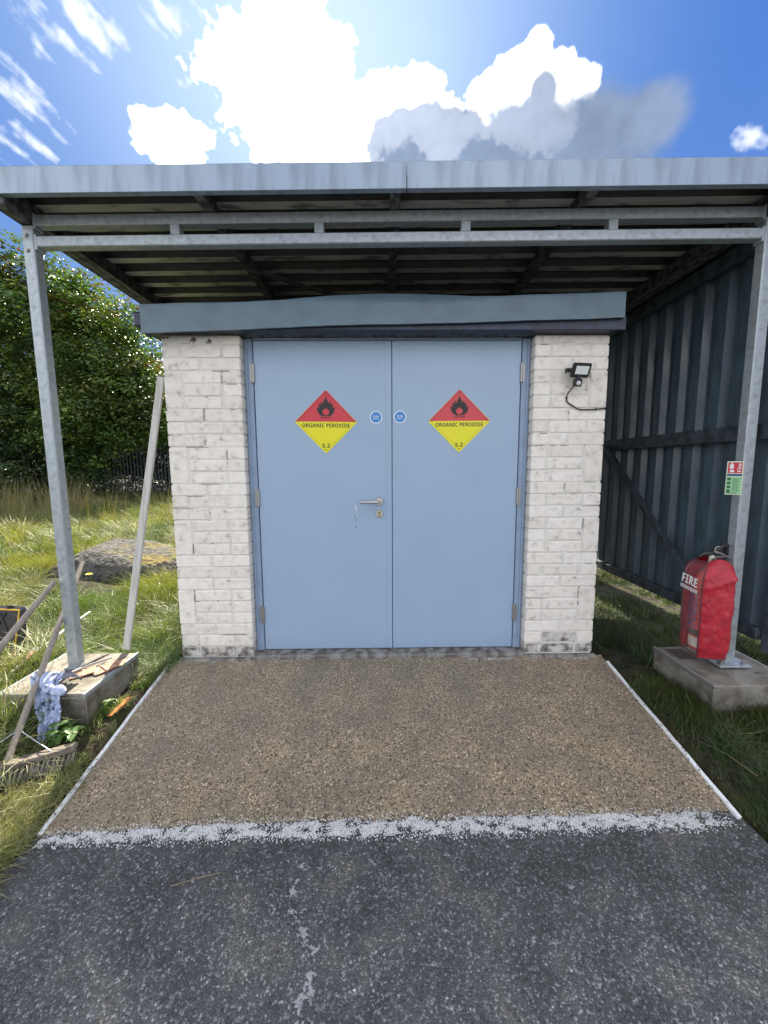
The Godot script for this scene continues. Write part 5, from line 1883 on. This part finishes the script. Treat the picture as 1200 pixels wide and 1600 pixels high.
func make_grass() -> void:
	var lie := noise(FastNoiseLite.TYPE_SIMPLEX_SMOOTH, 1.0, 3, 501)
	var scatter := func(called: String, label: String, m: Mesh, n: int, box: Array, lo: float, hi: float, tilt: float, dense: float, tint: Callable) -> void:
		var where := []
		var cols := []
		for k in n:
			var x := rng.randf_range(box[0], box[1])
			var z := rng.randf_range(box[2], box[3])
			if blocked(x, z):
				continue
			var d := lie.get_noise_2d(x * 1.3 + 30.0, z * 1.3)
			if rng.randf() > dense + d * 1.2:
				continue
			var s := rng.randf_range(lo, hi) * (1.0 + d * 0.6)
			# long blades lie over in swirls; close to the paving they stay short
			var near := 1.0 if tilt == 0.8 else minf(minf(absf(absf(x) - 1.37), 0.25) / 0.25, 1.0) if z > -0.1 and absf(x) < 2.0 else 1.0
			s *= lerpf(0.45, 1.0, near)
			var a := lie.get_noise_2d(x * 0.7, z * 0.7) * 7.0
			var axis := Vector3(sin(a), 0, -cos(a))
			var b := Basis(axis, tilt * rng.randf_range(0.2, 1.2)) * Basis(Vector3.UP, rng.randf() * TAU)
			where.append(Transform3D(b * Basis.from_scale(Vector3(s, s * rng.randf_range(0.85, 1.15), s)), Vector3(x, ground_y(x, z) - 0.008, z)))
			cols.append(tint.call(x, z, d))
		stuff(called, m, where, cols, mat.blade, label, "grass")
	var green := func(x: float, z: float, d: float) -> Color:
		var dry := clampf(0.42 + lie.get_noise_2d(x * 0.9 + 11.0, z * 0.9) * 1.5 - (x + 3.0) * 0.16 * (1.0 if x > -3.0 else 0.4) + rng.randf_range(-0.25, 0.25), 0.0, 1.0)
		var c := Color(0.105, 0.172, 0.046).lerp(Color(0.31, 0.28, 0.11), dry * 0.65)
		if rng.randf() < 0.1:
			c = Color(0.46, 0.41, 0.22)
		return c * rng.randf_range(0.7, 1.25)
	var lawn := func(x: float, z: float, d: float) -> Color:
		var c := Color(0.042, 0.088, 0.028).lerp(Color(0.085, 0.11, 0.035), clampf(0.4 + d * 1.6 + rng.randf_range(-0.3, 0.3), 0.0, 1.0))
		if rng.randf() < 0.12:
			c = Color(0.10, 0.08, 0.05)
		return c * rng.randf_range(0.7, 1.2)
	var hay := func(x: float, z: float, d: float) -> Color:
		return Color(0.33, 0.26, 0.13).lerp(Color(0.2, 0.2, 0.08), rng.randf()) * rng.randf_range(0.7, 1.2)
	var long1 := blade_tuft(18, 0.26, 0.035, 0.9, 0.0028)
	var long2 := blade_tuft(16, 0.20, 0.04, 1.25, 0.0026)
	scatter.call("long_grass", "long arching grass in swirls around the left plinth and the boulder", long1, 8500, [-5.2, -1.40, -4.0, 1.7], 0.55, 1.1, 0.75, 0.72, green)
	scatter.call("matted_grass", "matted low grass lying over beside the ramp and the store", long2, 12000, [-5.2, -1.385, -4.0, 1.75], 0.45, 0.9, 1.15, 0.85, green)
	var far1 := blade_tuft(22, 0.30, 0.10, 0.8, 0.005)
	scatter.call("meadow_grass", "yellowing meadow grass from the boulder back to the trees", far1, 24000, [-20.0, -1.4, -18.0, -3.2], 0.6, 1.2, 0.6, 0.8, green)
	scatter.call("meadow_grass", "meadow grass on the left beyond the tool case", far1, 5000, [-12.0, -4.8, -3.4, 3.0], 0.7, 1.1, 0.6, 0.8, green)
	var stalk := blade_tuft(5, 0.72, 0.08, 0.32, 0.0032)
	scatter.call("dry_stalks", "tall dry seed stalks in front of the trees", stalk, 1300, [-17.0, -2.6, -14.0, -5.0], 0.7, 1.3, 0.25, 0.4, hay)
	scatter.call("dry_stalks", "few dry seed stalks at the far left edge of the meadow", stalk, 1500, [-15.0, -8.0, -10.0, -5.5], 0.9, 1.6, 0.25, 0.6, hay)
	scatter.call("verge_grass", "short trodden grass between the left plinth and the ramp edge", blade_tuft(14, 0.09, 0.03, 0.9, 0.0022), 2600, [-1.62, -1.383, -0.1, 1.75], 0.6, 1.3, 0.8, 0.75, green)
	var short := blade_tuft(16, 0.075, 0.035, 0.9, 0.0022)
	scatter.call("short_grass", "short dark mossy grass between the ramp and the cladding wall", short, 16000, [1.385, 4.5, -3.2, 1.75], 0.6, 1.3, 0.7, 0.55, lawn)
	scatter.call("short_grass", "dark green grass in front of the right plinth", short, 9000, [1.385, 2.7, 0.35, 1.9], 0.6, 1.2, 0.8, 0.72, lawn)
	scatter.call("short_grass", "short grass beyond the cladding wall", far1, 6000, [2.6, 11.0, -9.0, 3.0], 0.35, 0.7, 0.6, 0.7, lawn)
	scatter.call("rough_grass", "rough uncut grass against the right side wall of the store", long2, 900, [1.34, 1.75, -2.6, 0.12], 0.6, 1.1, 0.6, 0.7, lawn)

func weed(label: String, at: Vector3, tall: float, leaves: int, size: float) -> void:
	var o := thing("weed_plant", label, "weed", at, "broad leaved weeds around the left plinth")
	var g := Geo.new()
	var stems := []
	for k in 4:
		var tip := at + Vector3(rng.randf_range(-0.5, 0.5) * tall, tall * rng.randf_range(0.6, 1.0), rng.randf_range(-0.3, 0.5) * tall)
		g.tube([at + Vector3(0, -0.02, 0), at.lerp(tip, 0.5) + Vector3(0, 0.02, 0), tip], [0.003, 0.0024, 0.0014], 5)
		stems.append(tip)
	part("stem", g, mat.weed_leaf, o, at)
	for k in leaves:
		g = Geo.new()
		var tip: Vector3 = stems[k % 4]
		var p := at.lerp(tip, rng.randf_range(0.35, 1.0)) + Vector3(0, 0.012, 0)
		var a := rng.randf() * TAU
		var d := Vector3(cos(a), rng.randf_range(-0.1, 0.35), sin(a)).normalized()
		var side := d.cross(Vector3.UP).normalized()
		var up := side.cross(d)
		var l := size * rng.randf_range(0.7, 1.2)
		var rows := []
		for i in 6:
			var t := i / 5.0
			var w := l * 0.36 * sin(PI * pow(t, 0.75)) + 0.0006
			rows.append(PackedVector3Array([p + d * l * t + side * w - up * l * 0.25 * t * t + up * w * 0.25, p + d * l * t - up * l * 0.25 * t * t, p + d * l * t - side * w - up * l * 0.25 * t * t + up * w * 0.25]))
		g.grid(rows)
		part("leaf", g, mat.weed_leaf, o, at)

func make_plants() -> void:
	weed("leafy weed growing at the front right corner of the left plinth", Vector3(-1.50, -0.08, 0.66), 0.13, 14, 0.045)
	weed("low leafy weed beside the broom bristles", Vector3(-1.60, -0.14, 0.98), 0.08, 12, 0.045)
	weed("small weed between the broom head and the hanging rag", Vector3(-1.56, -0.09, 0.70), 0.10, 10, 0.038)
	weed("single leafed weed against the right face of the left plinth", Vector3(-1.465, -0.05, 0.50), 0.08, 5, 0.04)
	var dp := Vector3(-2.92, 0.02, -1.42)
	var o := thing("dandelion", "single yellow dandelion in the grass below the boulder", "flower", dp)
	var g := Geo.new()
	g.tube([dp, dp + Vector3(0.01, 0.08, 0), dp + Vector3(0.0, 0.14, 0.01)], [0.003, 0.0025, 0.0025], 5)
	part("stem", g, mat.weed_leaf, o, dp)
	g = Geo.new()
	for k in 18:
		var a := TAU * k / 18
		var e := Vector3(cos(a), 0.25, sin(a)) * 0.03
		var q := dp + Vector3(0, 0.14, 0.01)
		var s := Vector3(-sin(a), 0, cos(a)) * 0.006
		g.tri(q, q + e + s, q + e - s)
		g.tri(q + Vector3(0, 0.006, 0), q + e * 0.6 - s + Vector3(0, 0.01, 0), q + e * 0.6 + s + Vector3(0, 0.01, 0))
	part("petals", g, mat.petal, o, dp)
	# straws and twigs
	var bits := [
		["straw", "pale straw lying on the asphalt below the painted line", [Vector3(-0.745, -0.1595, 1.245), Vector3(-0.67, -0.158, 1.222), Vector3(-0.60, -0.1595, 1.205)], 0.0014, "straw"],
		["twig", "thin bent twig on the right half of the ramp", [Vector3(0.86, -0.098, 0.70), Vector3(0.96, -0.088, 0.69), Vector3(1.07, -0.092, 0.66)], 0.0016, "straw"],
		["twig", "short brown twig left of the bent one on the ramp", [Vector3(0.80, -0.103, 0.71), Vector3(0.88, -0.1, 0.705), Vector3(0.95, -0.101, 0.71)], 0.0014, "twig"],
		["twig", "curved dead stick on the grass in front of the right plinth", [Vector3(1.55, -0.055, 0.69), Vector3(1.66, -0.045, 0.715), Vector3(1.75, -0.05, 0.70)], 0.0022, "straw"],
		["twig", "dry stalk slanting over the right edge of the ramp near the road", [Vector3(1.42, -0.07, 0.72), Vector3(1.49, -0.08, 0.80), Vector3(1.53, -0.1, 0.90)], 0.0014, "straw"],
	]
	for b in bits:
		g = Geo.new()
		g.tube(b[2], [b[3]], 5)
		tag(part(b[0], g, mat[b[4]], self), b[1], b[0])
	# palisade fence behind the trees
	var fp := Vector3(-13.6, 0.02, -15.8)
	var f := thing("palisade_fence", "grey steel palisade fence in the shade behind the trees", "fence", fp)
	g = Geo.new()
	g.box(Vector3(0, 1.15, 0), Vector3(0.07, 2.3, 0.012), 0.003)
	g.prism(PackedVector2Array([Vector2(-0.035, 2.3), Vector2(0.035, 2.3), Vector2(0.0, 2.42)]), Vector3(0, 0, -0.006), Vector3.RIGHT, Vector3.UP, 0.012)
	var pale := g.mesh()
	for k in 60:
		var p := MeshInstance3D.new()
		p.mesh = pale
		p.material_override = mat.palisade
		p.name = "pale"
		f.add_child(p, true)
		p.position = Vector3(-4.8 + k * 0.155, rng.randf_range(-0.015, 0.015), 0)
	for y in [0.5, 1.9]:
		g = Geo.new()
		g.box(Vector3(-13.7, y, -15.84), Vector3(9.4, 0.05, 0.05), 0.004)
		part("rail", g, mat.palisade, f, fp)
	# trees and hedges behind the meadow
	var fresh := [Color(0.068, 0.13, 0.028), Color(0.10, 0.165, 0.036), Color(0.04, 0.08, 0.022), Color(0.15, 0.185, 0.045)]
	var deep := [Color(0.028, 0.056, 0.018), Color(0.038, 0.07, 0.022), Color(0.024, 0.046, 0.017)]  # leaf colours darkened to stand for foliage in shade
	tree("broadleaf_tree", "tall bushy tree at the left edge, its top reaching the canopy", Vector3(-7.6, 0.3, -6.4), [[Vector3(-7.4, 4.3, -6.4), Vector3(1.5, 1.45, 1.2)], [Vector3(-8.6, 3.2, -6.2), Vector3(1.5, 1.8, 1.2)], [Vector3(-6.4, 3.9, -6.6), Vector3(1.0, 1.3, 1.0)], [Vector3(-7.2, 2.3, -5.9), Vector3(1.3, 1.2, 1.0)], [Vector3(-9.6, 4.6, -6.8), Vector3(1.6, 1.6, 1.3)], [Vector3(-7.7, 5.1, -6.5), Vector3(1.3, 0.95, 1.0)], [Vector3(-6.5, 4.7, -6.6), Vector3(0.8, 0.8, 0.8)]], 46000, 0.085, fresh, 2, "tree", 0.3)
	tree("broadleaf_tree", "rounded tree with reddish tips sloping down behind the left post", Vector3(-6.75, 0.28, -6.3), [[Vector3(-5.75, 3.55, -6.2), Vector3(0.95, 1.25, 0.9)], [Vector3(-5.2, 2.75, -6.0), Vector3(0.85, 1.05, 0.85)], [Vector3(-5.9, 2.1, -5.6), Vector3(0.95, 0.9, 0.8)], [Vector3(-5.0, 2.1, -5.8), Vector3(0.6, 0.6, 0.6)]], 34000, 0.075, fresh, 2, "tree", 0.35)
	tree("hawthorn_bush", "low dark bush filling the foot of the trees at far left", Vector3(-8.2, 0.3, -5.6), [[Vector3(-8.2, 1.3, -5.6), Vector3(1.7, 1.2, 0.9)], [Vector3(-6.9, 1.0, -5.7), Vector3(0.9, 0.9, 0.7)], [Vector3(-10.0, 1.7, -5.8), Vector3(1.5, 1.5, 1.0)], [Vector3(-6.2, 1.15, -5.9), Vector3(0.6, 0.7, 0.5)]], 34000, 0.07, deep, 3, "bush")
	tree("hedge_tree", "dark hedge tree in shade just left of the brick corner", Vector3(-5.0, 0.5, -9.2), [[Vector3(-5.0, 2.3, -9.2), Vector3(1.3, 1.5, 0.9)], [Vector3(-3.9, 1.9, -9.0), Vector3(1.2, 1.4, 0.9)], [Vector3(-6.6, 2.6, -9.4), Vector3(1.5, 1.6, 0.9)], [Vector3(-5.6, 1.2, -9.5), Vector3(1.6, 0.9, 0.7)], [Vector3(-3.4, 1.1, -9.3), Vector3(1.4, 0.9, 0.7)], [Vector3(-7.6, 1.2, -9.6), Vector3(1.5, 0.9, 0.7)], [Vector3(-6.9, 4.3, -8.2), Vector3(1.1, 1.1, 0.8)], [Vector3(-5.9, 3.3, -8.0), Vector3(1.0, 1.1, 0.8)], [Vector3(-5.2, 2.6, -7.8), Vector3(0.75, 0.9, 0.7)], [Vector3(-5.4, 3.2, -8.6), Vector3(0.9, 1.0, 0.6)]], 78000, 0.085, deep, 3)
	tree("hedge_tree", "dark tree behind the fence at the left", Vector3(-8.8, 0.5, -9.4), [[Vector3(-8.8, 2.6, -9.6), Vector3(1.9, 2.0, 1.0)], [Vector3(-11.2, 2.8, -9.2), Vector3(1.8, 2.2, 1.0)], [Vector3(-8.8, 4.6, -8.6), Vector3(1.6, 1.3, 0.9)]], 34000, 0.095, deep, 2)
	tree("hedge_tree", "tall dark screen of trees closing the view far behind the fence", Vector3(-8.0, 0.6, -12.5), [[Vector3(-5.2, 2.0, -12.5), Vector3(2.2, 2.0, 1.0)], [Vector3(-8.6, 2.9, -12.6), Vector3(2.3, 2.6, 1.0)], [Vector3(-11.8, 3.9, -12.4), Vector3(2.6, 3.3, 1.0)], [Vector3(-15.0, 2.6, -12.0), Vector3(2.6, 2.6, 1.0)], [Vector3(-2.6, 1.6, -12.8), Vector3(1.8, 1.5, 1.0)]], 75000, 0.12, deep, 3)
	tree("low_shrub", "small leafy shrub between the leaning batten and the brick corner", Vector3(-3.65, 0.25, -6.3), [[Vector3(-3.65, 0.95, -6.3), Vector3(0.6, 0.75, 0.5)], [Vector3(-3.1, 1.2, -6.8), Vector3(0.7, 0.9, 0.6)]], 9000, 0.06, fresh, 3, "shrub", 0.0, 1.15)

# ---------------------------------------------------------------- everything
func _ready() -> void:
	rng.seed = 20240611
	hills.seed = 77
	hills.noise_type = FastNoiseLite.TYPE_SIMPLEX_SMOOTH
	hills.frequency = 0.6
	hills.fractal_octaves = 3
	# camera
	var cam := Camera3D.new()
	cam.name = "camera"
	cam.fov = 105.34
	cam.near = 0.02
	cam.far = 400.0
	cam.position = Vector3(-0.054, 1.202, 2.384)
	cam.rotation_degrees = Vector3(-6.61, -0.72, -0.32)
	add_child(cam)
	cam.current = true
	# sun, high behind the store and a little to the left
	var az := deg_to_rad(-8.5)
	var el := deg_to_rad(42.0)
	sun_at = Vector3(sin(az) * cos(el), sin(el), -cos(az) * cos(el))
	var sun := DirectionalLight3D.new()
	sun.name = "sun"
	sun.light_color = Color(1.0, 0.955, 0.87)
	sun.light_energy = 1.6
	sun.light_angular_distance = 0.5
	sun.shadow_enabled = true
	sun.sky_mode = DirectionalLight3D.SKY_MODE_LIGHT_ONLY
	add_child(sun)
	sun.basis = Basis.looking_at(-sun_at, Vector3.UP)
	# sky
	var env := Environment.new()
	env.background_mode = Environment.BG_SKY
	var sm := PanoramaSkyMaterial.new()
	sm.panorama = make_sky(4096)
	env.sky = Sky.new()
	env.sky.sky_material = sm
	env.tonemap_mode = Environment.TONE_MAPPER_LINEAR
	env.tonemap_exposure = 3.3
	env.sdfgi_enabled = true
	env.ssao_enabled = true
	env.ssil_enabled = true
	var we := WorldEnvironment.new()
	we.name = "environment"
	we.environment = env
	add_child(we)

	make_materials()
	make_ground()
	make_paving()
	make_building()
	make_canopy()
	make_plinths()
	make_signs()
	make_floodlight()
	make_extinguisher()
	make_left_things()
	make_plants()
	make_grass()
